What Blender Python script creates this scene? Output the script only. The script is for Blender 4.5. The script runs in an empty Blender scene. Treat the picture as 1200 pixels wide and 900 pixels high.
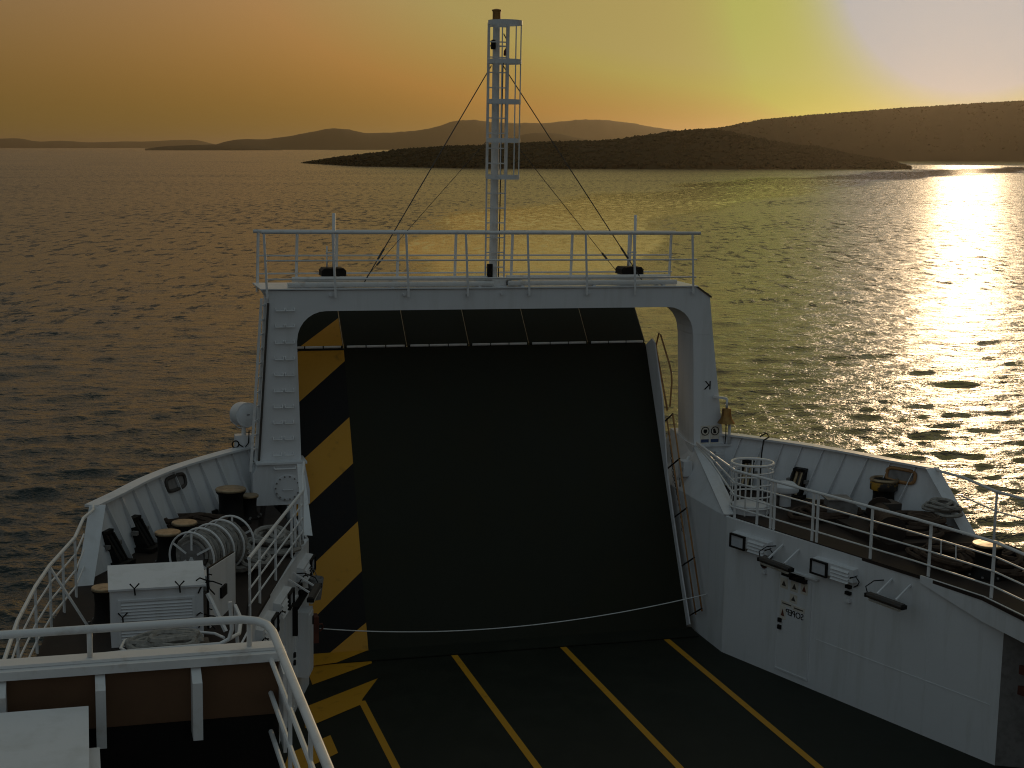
import bpy, bmesh, math, random
import numpy as np
from mathutils import Matrix, Vector

random.seed(7)
rng = np.random.default_rng(11)
SC = bpy.context.scene
COL = SC.collection

# ---------------------------------------------------------------- camera, sky, sun, exposure
FPX = 1800.0                       # focal length in pixels of a 1200 px wide frame
CAM_Z = 12.5                       # eye height above the sea
PITCH = math.atan(278.0 / FPX)
cam_d = bpy.data.cameras.new('camera')
cam_d.sensor_width = 36.0
cam_d.lens = 36.0 * FPX / 1200.0
cam_d.clip_start = 0.1
cam_d.clip_end = 90000.0
cam = bpy.data.objects.new('camera', cam_d)
COL.objects.link(cam)
cam.location = (0, 0, CAM_Z)
cam.rotation_euler = (math.pi / 2 - PITCH, 0, 0)
SC.camera = cam

SUN_AZ = math.radians(16.4)        # to the right of the view axis
SUN_EL = math.radians(6.5)
world = bpy.data.worlds.new('World')
SC.world = world
world.use_nodes = True
wn = world.node_tree
for n in list(wn.nodes):
    wn.nodes.remove(n)
w_out = wn.nodes.new('ShaderNodeOutputWorld')
w_bg = wn.nodes.new('ShaderNodeBackground')
w_sky = wn.nodes.new('ShaderNodeTexSky')
w_sky.sky_type = 'NISHITA'
w_sky.sun_disc = False
w_sky.sun_elevation = SUN_EL
w_sky.sun_rotation = SUN_AZ
w_sky.altitude = 0
w_sky.air_density = 1.35
w_sky.dust_density = 5.5
w_sky.ozone_density = 1.2
w_bg.inputs['Strength'].default_value = 0.055
# Nishita is single scattering only: add the even multiply-scattered light of a hazy evening and the sun's aureole,
# then let the brightest part saturate as it does in the photograph
SKY_S = 0.055
def wmath(op, *a):
    n = wn.nodes.new('ShaderNodeMath'); n.operation = op
    for i, x in enumerate(a):
        if hasattr(x, 'links'): wn.links.new(x, n.inputs[i])
        else: n.inputs[i].default_value = x
    return n.outputs[0]
def wvec(op, *a):
    n = wn.nodes.new('ShaderNodeVectorMath'); n.operation = op
    for i, x in enumerate(a):
        if hasattr(x, 'links'): wn.links.new(x, n.inputs[i])
        else: n.inputs[i].default_value = x
    return n
w_tc = wn.nodes.new('ShaderNodeTexCoord')
w_dot = wvec('DOT_PRODUCT', wvec('NORMALIZE', w_tc.outputs['Generated']).outputs[0],
             (math.sin(SUN_AZ) * math.cos(SUN_EL), math.cos(SUN_AZ) * math.cos(SUN_EL), math.sin(SUN_EL))).outputs['Value']
w_ang = wmath('MULTIPLY', wmath('ARCCOSINE', wmath('MINIMUM', w_dot, 1.0)), 180 / math.pi)
def falloff(deg, power): return wmath('EXPONENT', wmath('MULTIPLY', wmath('POWER', wmath('DIVIDE', w_ang, deg), power), -1.0))
def tinted(f, col):
    n = wn.nodes.new('ShaderNodeVectorMath'); n.operation = 'SCALE'
    n.inputs[0].default_value = tuple(c / SKY_S for c in col)
    wn.links.new(f, n.inputs['Scale']); return n.outputs[0]
w_gam = wn.nodes.new('ShaderNodeGamma')
w_gam.inputs[1].default_value = 0.8
wn.links.new(w_sky.outputs[0], w_gam.inputs[0])
w_sum = wvec('MULTIPLY', w_gam.outputs[0], (1.04, 0.81, 0.95)).outputs[0]
w_sum = wvec('MINIMUM', w_sum, tuple(c / SKY_S for c in (0.40, 0.235, 0.085))).outputs[0]
w_sep = wn.nodes.new('ShaderNodeSeparateXYZ')
wn.links.new(wvec('NORMALIZE', w_tc.outputs['Generated']).outputs[0], w_sep.inputs[0])
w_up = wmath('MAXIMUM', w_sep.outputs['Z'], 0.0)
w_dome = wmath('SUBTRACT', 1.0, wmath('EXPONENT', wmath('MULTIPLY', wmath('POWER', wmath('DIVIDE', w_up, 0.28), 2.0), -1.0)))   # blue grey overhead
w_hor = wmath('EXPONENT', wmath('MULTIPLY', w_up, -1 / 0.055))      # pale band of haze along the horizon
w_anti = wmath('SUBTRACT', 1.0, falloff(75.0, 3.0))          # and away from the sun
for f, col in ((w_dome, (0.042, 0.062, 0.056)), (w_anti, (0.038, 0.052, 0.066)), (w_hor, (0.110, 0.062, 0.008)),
               (falloff(60.0, 1.0), (0.055, 0.050, 0.006)), (falloff(10.0, 1.0), (0.10, 0.03, 0.0)),
               (falloff(6.3, 3.0), (1.1, 1.05, -0.03)), (falloff(4.15, 3.0), (0.0, 0.0, 1.3))):
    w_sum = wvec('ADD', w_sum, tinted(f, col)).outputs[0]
w_min = wvec('MINIMUM', w_sum, tuple(c / SKY_S for c in (0.385, 0.400, 0.415)))
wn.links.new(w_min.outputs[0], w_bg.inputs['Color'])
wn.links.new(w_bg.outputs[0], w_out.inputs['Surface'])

sun_d = bpy.data.lights.new('sun', 'SUN')
sun_d.energy = 0.40
sun_d.angle = math.radians(0.9)
sun_d.color = (1.0, 0.70, 0.40)
sun = bpy.data.objects.new('sun', sun_d)
COL.objects.link(sun)
sdir = Vector((math.sin(SUN_AZ) * math.cos(SUN_EL), math.cos(SUN_AZ) * math.cos(SUN_EL), math.sin(SUN_EL)))
sun.rotation_euler = sdir.to_track_quat('Z', 'Y').to_euler()
sun.location = (60, 200, 60)

SC.view_settings.view_transform = 'Standard'
SC.view_settings.look = 'None'
SC.view_settings.exposure = 0.0
SC.view_settings.gamma = 1.0
SC.view_settings.use_curve_mapping = False
SC.render.engine = 'CYCLES'
SC.cycles.use_denoising = True
SC.cycles.denoising_prefilter = 'NONE'
SC.cycles.filter_width = 1.1
SC.cycles.use_adaptive_sampling = True
SC.cycles.adaptive_threshold = 0.006
SC.cycles.sample_clamp_direct = 5.0
SC.cycles.max_bounces = 8
SC.cycles.volume_bounces = 0
SC.cycles.sample_clamp_indirect = 1.5
SC.cycles.caustics_reflective = False

# ---------------------------------------------------------------- material helpers
def new_mat(name):
    m = bpy.data.materials.new(name)
    m.use_nodes = True
    nt = m.node_tree
    return m, nt, nt.nodes['Principled BSDF']

def node(nt, typ, **kw):
    n = nt.nodes.new(typ)
    for k, v in kw.items():
        if k in n.inputs:
            n.inputs[k].default_value = v
        else:
            setattr(n, k, v)
    return n

def paint(name, col, col2=None, rough=0.45, scale=1.5, metal=0.0, bump=0.02, streak=False, lo=0.45, hi=0.75, spec=0.5):
    """paint with uneven wear, faint relief and (optionally) rust or dirt running down"""
    m, nt, b = new_mat(name)
    b.inputs['Roughness'].default_value = rough
    b.inputs['Metallic'].default_value = metal
    b.inputs['Specular IOR Level'].default_value = spec
    tc = node(nt, 'ShaderNodeTexCoord')
    mp = node(nt, 'ShaderNodeMapping')
    if streak:
        mp.inputs['Scale'].default_value = (3.0, 3.0, 0.35)
    nt.links.new(tc.outputs['Object'], mp.inputs[0])
    nz = node(nt, 'ShaderNodeTexNoise', Scale=scale, Detail=7.0, Roughness=0.62)
    nt.links.new(mp.outputs[0], nz.inputs['Vector'])
    rp = node(nt, 'ShaderNodeMapRange')
    rp.inputs[1].default_value = lo
    rp.inputs[2].default_value = hi
    nt.links.new(nz.outputs[0], rp.inputs[0])
    mx = node(nt, 'ShaderNodeMix', data_type='RGBA')
    c2 = col2 if col2 else tuple(c * 0.72 for c in col)
    mx.inputs[6].default_value = (*col, 1)
    mx.inputs[7].default_value = (*c2, 1)
    nt.links.new(rp.outputs[0], mx.inputs[0])
    nt.links.new(mx.outputs[2], b.inputs['Base Color'])
    n2 = node(nt, 'ShaderNodeTexNoise', Scale=2.2, Detail=3.0)
    nt.links.new(tc.outputs['Object'], n2.inputs['Vector'])
    bp = node(nt, 'ShaderNodeBump', Strength=0.5, Distance=bump)
    nt.links.new(n2.outputs[0], bp.inputs['Height'])
    nt.links.new(bp.outputs[0], b.inputs['Normal'])
    r2 = node(nt, 'ShaderNodeMapRange')
    r2.inputs[3].default_value = max(0.05, rough - 0.12)
    r2.inputs[4].default_value = min(1, rough + 0.15)
    nt.links.new(nz.outputs[0], r2.inputs[0])
    nt.links.new(r2.outputs[0], b.inputs['Roughness'])
    return m

MAT = {}
MAT['white'] = paint('white_paint', (0.74, 0.75, 0.76), (0.60, 0.60, 0.58), 0.42, 1.3, bump=0.022, streak=True, lo=0.5, hi=0.85)
MAT['rail'] = paint('white_rail_paint', (0.76, 0.76, 0.75), (0.55, 0.50, 0.44), 0.40, 5.0, bump=0.003, lo=0.55, hi=0.8)
MAT['deck'] = paint('dark_green_deck_paint', (0.0125, 0.015, 0.009), (0.022, 0.024, 0.015), 0.62, 1.2, bump=0.006, spec=0.25)
MAT['fdeck'] = paint('brown_deck_paint', (0.030, 0.022, 0.018), (0.050, 0.034, 0.026), 0.7, 1.8, bump=0.01, spec=0.2)
MAT['ramp'] = paint('ramp_paint', (0.0120, 0.0130, 0.0045), (0.017, 0.0165, 0.006), 0.6, 0.8, bump=0.01, spec=0.25)
MAT['black'] = paint('black_paint', (0.009, 0.0085, 0.008), (0.016, 0.013, 0.010), 0.6, 3.0, bump=0.006, spec=0.2)
MAT['yellow'] = paint('yellow_paint', (0.58, 0.275, 0.009), (0.20, 0.095, 0.010), 0.55, 3.2, bump=0.005, lo=0.60, hi=0.86)
MAT['wornyellow'] = paint('worn_yellow_paint', (0.012, 0.010, 0.008), (0.45, 0.24, 0.02), 0.5, 2.6, bump=0.004, lo=0.50, hi=0.56)
MAT['steelworn'] = paint('worn_steel', (0.40, 0.30, 0.18), (0.20, 0.12, 0.07), 0.38, 9.0, metal=0.6, bump=0.006)
MAT['rust'] = paint('rust_red_paint', (0.13, 0.035, 0.018), (0.06, 0.02, 0.014), 0.7, 4.0, bump=0.01)
MAT['orange'] = paint('orange_rail_paint', (0.40, 0.20, 0.07), (0.22, 0.10, 0.04), 0.5, 6.0, bump=0.003)
MAT['rope'] = paint('grey_rope', (0.34, 0.32, 0.29), (0.16, 0.15, 0.13), 0.9, 14.0, bump=0.03, spec=0.1)
MAT['ropebrown'] = paint('brown_rope', (0.085, 0.06, 0.045), (0.045, 0.03, 0.022), 0.9, 10.0, bump=0.03, spec=0.1)
MAT['brass'] = paint('tarnished_brass', (0.30, 0.17, 0.055), (0.15, 0.08, 0.03), 0.35, 8.0, metal=0.9, bump=0.003)
MAT['grey'] = paint('grey_fitting', (0.22, 0.21, 0.20), (0.12, 0.11, 0.10), 0.5, 6.0, bump=0.004)
MAT['darkgrey'] = paint('dark_fitting', (0.05, 0.045, 0.04), (0.08, 0.05, 0.03), 0.55, 8.0, bump=0.004)
MAT['wire'] = paint('dark_wire', (0.05, 0.05, 0.05), (0.09, 0.08, 0.07), 0.5, 20.0, bump=0.001)
MAT['buff'] = paint('brown_inner_paint', (0.14, 0.072, 0.034), (0.09, 0.046, 0.022), 0.55, 1.2, bump=0.008)
MAT['blue'] = paint('blue_print', (0.03, 0.06, 0.16), None, 0.5, 6.0, bump=0.0)
MAT['plate'] = paint('sign_plate', (0.70, 0.66, 0.58), (0.55, 0.47, 0.36), 0.5, 7.0, bump=0.0)
MAT['glass'] = paint('lamp_glass', (0.55, 0.57, 0.60), (0.45, 0.47, 0.50), 0.15, 6.0, bump=0.0)
MAT['hull'] = paint('hull_paint', (0.60, 0.61, 0.62), (0.40, 0.36, 0.32), 0.5, 0.8, bump=0.015, streak=True)

# ---------------------------------------------------------------- object helpers
def meta(o, label=None, cat=None, group=None, kind=None):
    if label: o['label'] = label
    if cat: o['category'] = cat
    if group: o['group'] = group
    if kind: o['kind'] = kind
    return o

def pix_dir(u, v):
    """direction of a point of the 1200x900 frame, world axes"""
    x, y = (u - 600) / FPX, (450 - v) / FPX
    c, s = math.cos(PITCH), math.sin(PITCH)
    return Vector((x, c + y * s, -s + y * c))

# ================================================================ THE SEA
def smooth(a, b, x):
    t = np.clip((x - a) / (b - a), 0, 1)
    return t * t * (3 - 2 * t)

def build_sea():
    fine = np.radians(np.arange(-27.0, 27.001, 0.052))
    side = np.radians(np.arange(28.5, 331.6, 1.5))
    ang = np.concatenate([fine, side])                        # clockwise from +Y, whole circle
    depress = np.arange(0.66, 0.0042, -0.00078)               # one row per pixel line or so
    r = CAM_Z / np.tan(depress)
    r = np.concatenate([[6.0, 10.0, 13.0], r[r > 14.5], np.geomspace(3100, 60000, 26)])
    nr, na = len(r), len(ang)
    dr = np.gradient(r)
    RR, AA = np.meshgrid(r, ang, indexing='ij')
    X = RR * np.sin(AA); Y = RR * np.cos(AA)
    DR = np.repeat(dr[:, None], na, 1)
    # the smooth lane the ferry leaves behind, bending away to the right
    path = np.array([(2, 90), (1, 138), (1, 176), (11, 288), (54, 425), (104, 562), (195, 740), (330, 930)], float)
    wid = np.array([9, 14, 17, 24, 26, 30, 34, 40], float)
    best = np.full(X.shape, 9.0)
    for i in range(len(path) - 1):
        a, b = path[i], path[i + 1]; d = b - a
        t = np.clip(((X - a[0]) * d[0] + (Y - a[1]) * d[1]) / (d @ d), 0, 1)
        q = np.hypot(X - a[0] - t * d[0], Y - a[1] - t * d[1]) / (wid[i] + t * (wid[i + 1] - wid[i]))
        best = np.minimum(best, q)
    wob = 0.16 * np.sin(X * 0.11 + Y * 0.021) + 0.12 * np.sin(Y * 0.047 - X * 0.05 + 1.0) + 0.1 * np.sin(X * .23 - Y * .09)
    calm = 1 - smooth(0.72, 1.18, best + wob)
    calm = np.where(Y > 0, calm, 0) * smooth(80, 165, Y)
    # gusts: patches of stronger and weaker waves
    gust = 1 + 0.22 * np.sin(X * 0.019 + 0.7 + 1.3 * np.sin(Y * 0.011)) * np.sin(Y * 0.027 + 1.1 * np.sin(X * 0.013)) \
        + 0.16 * np.sin(X * 0.083 + Y * 0.031 + 2 * np.sin(Y * 0.02))
    fade = np.where((AA > math.radians(29)) & (AA < math.radians(331)), 0.0, 1.0)
    Z = np.zeros_like(X); DX = np.zeros_like(X); DY = np.zeros_like(X)
    nw = 84
    lam = np.geomspace(0.30, 6.0, nw) * rng.uniform(0.94, 1.06, nw)
    for i in range(nw):
        l = lam[i]
        k = 2 * math.pi / l
        th = math.radians(10) + rng.normal(0, math.radians(42 if l < 2 else 26))
        sgn = -1
        kx, ky = k * math.sin(th), sgn * k * math.cos(th)
        slope = 0.031 if l > 0.8 else 0.028
        if l > 1.5: slope *= 0.8
        if l > 2.4: slope *= 0.6
        if l > 4.0: slope *= 0.7
        amp = slope / k
        w = smooth(1.6, 3.6, l / np.maximum(DR[:, 0], 0.05))   # per row: waves the grid can carry
        rows = np.nonzero(w > 0.001)[0]
        if len(rows) == 0: continue
        s = slice(rows[0], rows[-1] + 1)
        ph = kx * X[s] + ky * Y[s] + rng.uniform(0, 6.28)
        A = amp * w[s, None] * fade[s] * gust[s] * (1 - 0.93 * calm[s])
        sn = np.sin(ph); cs = np.cos(ph)
        Z[s] += A * cs
        q = 0.85
        DX[s] -= q * A * sn * math.sin(th) ; DY[s] -= q * A * sn * sgn * math.cos(th)
    X2 = X + DX; Y2 = Y + DY
    V = np.stack([X2, Y2, Z], -1).reshape(-1, 3)
    i0 = np.arange(nr - 1)[:, None] * na
    j = np.arange(na)[None, :]; j1 = (j + 1) % na
    Fq = np.stack([i0 + j, i0 + j1, i0 + na + j1, i0 + na + j], -1).reshape(-1, 4)[:, ::-1]
    me = bpy.data.meshes.new('sea')
    me.vertices.add(len(V)); me.vertices.foreach_set('co', V.astype(np.float32).ravel())
    me.loops.add(Fq.size); me.loops.foreach_set('vertex_index', Fq.astype(np.int32).ravel())
    me.polygons.add(len(Fq))
    me.polygons.foreach_set('loop_start', np.arange(0, Fq.size, 4, dtype=np.int32))
    me.polygons.foreach_set('use_smooth', np.ones(len(Fq), bool))
    me.update(calc_edges=True)
    lod = np.clip(smooth(math.log(0.12), math.log(4.0), np.log(DR)), 0, 1)
    at = me.attributes.new('lod', 'FLOAT', 'POINT')
    at.data.foreach_set('value', lod.astype(np.float32).ravel())
    at = me.attributes.new('calm', 'FLOAT', 'POINT')
    at.data.foreach_set('value', calm.astype(np.float32).ravel())
    o = bpy.data.objects.new('sea', me); COL.objects.link(o)
    m, nt, b = new_mat('sea_water')
    b.inputs['Base Color'].default_value = (0.008, 0.019, 0.018, 1)
    b.inputs['Roughness'].default_value = 0.2
    b.inputs['IOR'].default_value = 1.333
    g = node(nt, 'ShaderNodeNewGeometry')
    def noise(sx, sy, scale, det, rough=0.6):
        mp = node(nt, 'ShaderNodeMapping')
        mp.inputs['Scale'].default_value = (sx, sy, 1)
        mp.inputs['Rotation'].default_value = (0, 0, math.radians(-8))
        nt.links.new(g.outputs['Position'], mp.inputs[0])
        n = node(nt, 'ShaderNodeTexNoise', Scale=scale, Detail=det, Roughness=rough)
        n.noise_dimensions = '2D'
        nt.links.new(mp.outputs[0], n.inputs['Vector'])
        return n
    nN = noise(1.0, 2.6, 1.0, 4.0, 0.68)         # steep little wave faces, near
    nF = noise(0.62, 0.20, 1.0, 4.0, 0.68)         # and far, where only their groups can be told apart
    nG = noise(0.5, 1.0, 0.022, 2.0, 0.5)          # gusts
    n1 = noise(0.75, 1.0, 0.8, 4.0, 0.62)
    n2 = noise(0.8, 1.0, 4.5, 3.0)
    at = node(nt, 'ShaderNodeAttribute', attribute_name='calm')
    al = node(nt, 'ShaderNodeAttribute', attribute_name='lod')
    k1 = node(nt, 'ShaderNodeMapRange'); k1.inputs[3].default_value = 1.0; k1.inputs[4].default_value = 0.08
    nt.links.new(at.outputs['Fac'], k1.inputs[0])
    kr = node(nt, 'ShaderNodeMapRange'); kr.inputs[3].default_value = 0.2; kr.inputs[4].default_value = 0.05
    nt.links.new(at.outputs['Fac'], kr.inputs[0]); nt.links.new(kr.outputs[0], b.inputs['Roughness'])
    def scaled(lo, hi):
        r = node(nt, 'ShaderNodeMapRange'); r.inputs[3].default_value = lo; r.inputs[4].default_value = hi
        nt.links.new(al.outputs['Fac'], r.inputs[0])
        mu = node(nt, 'ShaderNodeMath', operation='MULTIPLY')
        nt.links.new(r.outputs[0], mu.inputs[0]); nt.links.new(k1.outputs[0], mu.inputs[1])
        return mu
    def M(op, x, y):
        n = node(nt, 'ShaderNodeMath', operation=op)
        for i, q in enumerate((x, y)):
            if hasattr(q, 'links'): nt.links.new(q, n.inputs[i])
            else: n.inputs[i].default_value = q
        return n.outputs[0]
    mixc = node(nt, 'ShaderNodeMix', data_type='RGBA')
    farw = node(nt, 'ShaderNodeMapRange'); farw.inputs[1].default_value = 0.25; farw.inputs[2].default_value = 0.7
    nt.links.new(al.outputs['Fac'], farw.inputs[0])
    nt.links.new(farw.outputs[0], mixc.inputs[0]); nt.links.new(nN.outputs['Color'], mixc.inputs[6]); nt.links.new(nF.outputs['Color'], mixc.inputs[7])
    sep = node(nt, 'ShaderNodeSeparateColor'); nt.links.new(mixc.outputs[2], sep.inputs[0])
    fac = M('ADD', sep.outputs[1], M('MULTIPLY', M('SUBTRACT', nG.outputs[0], 0.5), 0.22))
    mask = node(nt, 'ShaderNodeMapRange', interpolation_type='SMOOTHSTEP'); mask.inputs[1].default_value = 0.535; mask.inputs[2].default_value = 0.635
    nt.links.new(fac, mask.inputs[0])
    sy = M('ADD', M('MULTIPLY', mask.outputs[0], -0.42), 0.065)
    sy = M('ADD', sy, M('MULTIPLY', M('SUBTRACT', sep.outputs[2], 0.5), 0.5))
    sx = M('MULTIPLY', M('SUBTRACT', sep.outputs[0], 0.5), 0.8)
    cmb = node(nt, 'ShaderNodeCombineXYZ'); nt.links.new(sx, cmb.inputs[0]); nt.links.new(sy, cmb.inputs[1])
    scl = node(nt, 'ShaderNodeVectorMath', operation='SCALE')
    nt.links.new(cmb.outputs[0], scl.inputs[0]); nt.links.new(scaled(0.6, 1.0).outputs[0], scl.inputs['Scale'])
    ad = node(nt, 'ShaderNodeVectorMath', operation='ADD')
    nt.links.new(g.outputs['Normal'], ad.inputs[0]); nt.links.new(scl.outputs[0], ad.inputs[1])
    prev = node(nt, 'ShaderNodeVectorMath', operation='NORMALIZE')
    nt.links.new(ad.outputs[0], prev.inputs[0])
    for nz, dist, lo, hi in ((n1, 0.45, 0.45, 0.9), (n2, 0.05, 1.0, 0.6)):
        b1 = node(nt, 'ShaderNodeBump', Distance=dist)
        nt.links.new(nz.outputs[0], b1.inputs['Height'])
        nt.links.new(scaled(lo, hi).outputs[0], b1.inputs['Strength'])
        if prev: nt.links.new(prev.outputs[0], b1.inputs['Normal'])
        prev = b1
    nt.links.new(prev.outputs[0], b.inputs['Normal'])
    me.materials.append(m)
    meta(o, kind='structure')
    return o
build_sea()

# ================================================================ HILLS AND ISLANDS
def hill_mat(name, c1, c2, scale):
    m, nt, b = new_mat(name)
    tc = node(nt, 'ShaderNodeTexCoord')
    n = node(nt, 'ShaderNodeTexNoise', Scale=scale, Detail=8.0, Roughness=0.65)
    nt.links.new(tc.outputs['Object'], n.inputs['Vector'])
    mx = node(nt, 'ShaderNodeMix', data_type='RGBA')
    mx.inputs[6].default_value = (*c1, 1); mx.inputs[7].default_value = (*c2, 1)
    nt.links.new(n.outputs[0], mx.inputs[0])
    nt.links.new(mx.outputs[2], b.inputs['Base Color'])
    b.inputs['Roughness'].default_value = 0.9
    b.inputs['Specular IOR Level'].default_value = 0.1
    return m
M_SCRUB = hill_mat('maquis_scrub', (0.022, 0.022, 0.010), (0.042, 0.036, 0.018), 0.03)
M_ROCK = hill_mat('pale_shore_rock', (0.20, 0.17, 0.13), (0.09, 0.075, 0.055), 0.2)
M_LEAF = hill_mat('tree_leaf', (0.022, 0.023, 0.010), (0.038, 0.034, 0.017), 0.15)

def hill(name, prof, dfun, thick, rough=0.6, step=4, nsec=14):
    """land mass whose ridge stands at the bearings and heights of prof, shore at distance dfun(u)"""
    us = np.arange(prof[0][0], prof[-1][0] + 0.1, step)
    vt = np.interp(us, [p[0] for p in prof], [p[1] for p in prof])
    kern = np.ones(5) / 5
    vs = np.convolve(np.pad(vt, 2, mode='edge'), kern, 'valid')
    bm_v = []; tops = []
    for i, u in enumerate(us):
        d0 = dfun(u)
        az = math.atan2((u - 600) / FPX, math.cos(PITCH) + 278 / FPX * math.sin(PITCH) + 0)
        th = thick(u) if callable(thick) else thick
        dr = d0 + th * 0.42
        w = pix_dir(u, vs[i]); h = CAM_Z + w.z / math.hypot(w.x, w.y) * dr
        h = max(h, 0.3)
        col = []
        for s in range(nsec + 1):
            t = s / nsec
            if t < 0.42: g = math.sin(t / 0.42 * math.pi / 2) ** 1.05
            else: g = math.cos((t - 0.42) / 0.58 * math.pi / 2)
            d = d0 + th * t
            n = 0.0
            if 0.02 < t < 0.98:
                n = (math.sin(u * 0.09 + t * 9) + math.sin(u * 0.21 - t * 13 + 1.7) + math.sin(u * 0.43 + t * 21)) * 0.022 * h * rough * (1 if t < .36 or t > .5 else .35)
            z = h * g + n if s not in (0, nsec) else -3.0
            col.append((d * math.sin(az), d * math.cos(az), z))
        bm_v.append(col)
        tops.append((u, az, d0, th, h))
    nv = nsec + 1
    V = [p for c in bm_v for p in c]
    F = [((i) * nv + s, (i + 1) * nv + s, (i + 1) * nv + s + 1, i * nv + s + 1) for i in range(len(us) - 1) for s in range(nsec)]
    me = bpy.data.meshes.new(name)
    me.from_pydata(V, [], F)
    me.polygons.foreach_set('use_smooth', np.ones(len(F), bool))
    me.materials.append(M_SCRUB)
    o = bpy.data.objects.new(name, me); COL.objects.link(o)
    meta(o, kind='structure')
    return o, tops

hill('far_islands', [(-420, 170), (-300, 160), (-160, 166), (-60, 163), (0, 162.5), (22, 161.5), (45, 166.5), (70, 164.5), (105, 167), (150, 165.5), (170, 166), (205, 164), (232, 163.5), (244, 167.5), (262, 171)],
     lambda u: 15500.0, 1800.0, 0.5)
hill('low_headland', [(170, 174.5), (190, 171.5), (225, 169.8), (262, 169), (300, 170.5), (322, 173.5), (330, 175.8)], lambda u: 5600.0, 700.0, 0.6)
hill('distant_hills', [(238, 173.5), (252, 169.5), (272, 164), (285, 162.6), (310, 163.5), (340, 159.5), (372, 153), (392, 149.8), (410, 152), (428, 156), (470, 155), (505, 150.5), (530, 142.5), (551, 139.8), (572, 142.5), (600, 144.5), (640, 144),
      (672, 141), (702, 139.6), (735, 143.5), (765, 149), (790, 152), (830, 158), (880, 166), (920, 172)], lambda u: 6600.0, 2200.0, 0.7)
hill('middle_hill', [(575, 172.5), (595, 164), (612, 157.5), (632, 154.8), (655, 156.5), (680, 162.5), (720, 166), (760, 171), (790, 174)], lambda u: 4300.0, 900.0, 0.6)
_, tops_r = hill('wooded_headland', [(700, 186.6), (725, 172), (760, 160), (800, 153.5), (850, 149.0), (872, 143.8), (890, 140.5), (920, 137.5), (955, 134.3), (1000, 131), (1050, 127), (1100, 124), (1150, 120.6), (1200, 118), (1260, 114), (1340, 112), (1430, 117), (1520, 124), (1620, 140), (1700, 160)],
     lambda u: 1420.0 if u < 900 else 1420.0 - 0.02 * (u - 900), 420.0, 0.35)
_, tops_i = hill('wooded_island', [(352, 190.6), (372, 188.2), (400, 184.5), (440, 180.5), (470, 176.5), (520, 172.8), (570, 171.5), (620, 168.5), (660, 167), (700, 166.5), (735, 163), (765, 158.5), (795, 155), (818, 152.6), (842, 154), (866, 158), (890, 163.5), (915, 168.5), (940, 172), (960, 173), (985, 180), (1010, 184.5), (1035, 188), (1048, 190.5), (1066, 195.4)],
     lambda u: float(np.interp(u, [350, 420, 560, 800, 1066], [1215, 1010, 905, 880, 900])), lambda u: float(np.interp(u, [350, 450, 820, 1000, 1066], [14, 70, 170, 60, 16])), 0.3, step=3)

def woodland(name, tops, n, rmin, rmax, label, tmin, tmax):
    """scrub crowns, too many to count: one object"""
    bm = bmesh.new(); bmesh.ops.create_icosphere(bm, subdivisions=1, radius=1.0)
    bv = np.array([v.co[:] for v in bm.verts]); bf = np.array([[v.index for v in f.verts] for f in bm.faces]); bm.free()
    Vs, Fs = [], []
    off = 0
    for k in range(n):
        i = rng.integers(0, len(tops)); u, az, d0, th, h = tops[i]
        az = az + rng.uniform(-.5, .5) * 4 / FPX
        t = rng.uniform(tmin, tmax) if k % 3 else rng.uniform(0.36, 0.47)
        if t < 0.42: g = math.sin(t / 0.42 * math.pi / 2) ** 1.05
        else: g = math.cos((t - 0.42) / 0.58 * math.pi / 2)
        d = d0 + th * t
        rr = rng.uniform(rmin, rmax) * min(1, 0.35 + h / 8)
        z = h * g - 0.35 * rr
        if h < 0.8: continue
        v = bv * rng.uniform(0.72, 1.28, (len(bv), 1)) * np.array([rr * 1.15, rr * 1.15, rr * rng.uniform(0.7, 1.05)]) + np.array([d * math.sin(az), d * math.cos(az), z])
        Vs.append(v); Fs.append(bf + off); off += len(bv)
    V = np.concatenate(Vs); F = np.concatenate(Fs)
    me = bpy.data.meshes.new(name)
    me.from_pydata(V.tolist(), [], F.tolist())
    me.materials.append(M_LEAF)
    o = bpy.data.objects.new(name, me); COL.objects.link(o)
    meta(o, label, 'woodland', kind='stuff')
woodland('island_scrub', tops_i, 5200, 1.0, 2.1, 'dark evergreen scrub covering the near island', 0.03, 0.5)
woodland('headland_scrub', tops_r, 4200, 0.6, 1.3, 'dense scrub covering the headland below the sun', 0.05, 0.48)

# the air: one closed box of thin haze round camera, sea and hills
def build_haze():
    bm = bmesh.new()
    bmesh.ops.create_cube(bm, size=1.0)
    me = bpy.data.meshes.new('haze'); bm.to_mesh(me); bm.free()
    o = bpy.data.objects.new('haze', me); COL.objects.link(o)
    o.scale = (130000, 130000, 205)
    o.location = (0, 0, 205 / 2 - 5)
    m = bpy.data.materials.new('haze_air'); m.use_nodes = True
    nt = m.node_tree
    for n in list(nt.nodes): nt.nodes.remove(n)
    out = node(nt, 'ShaderNodeOutputMaterial')
    pv = node(nt, 'ShaderNodeVolumePrincipled')
    pv.inputs['Color'].default_value = (0.95, 0.78, 0.58, 1)
    pv.inputs['Density'].default_value = 4.5e-5
    pv.inputs['Anisotropy'].default_value = 0.85
    nt.links.new(pv.outputs[0], out.inputs['Volume'])
    me.materials.append(m)
    meta(o, 'thin warm sunset haze over the whole bay', 'haze', kind='stuff')
build_haze()

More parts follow.
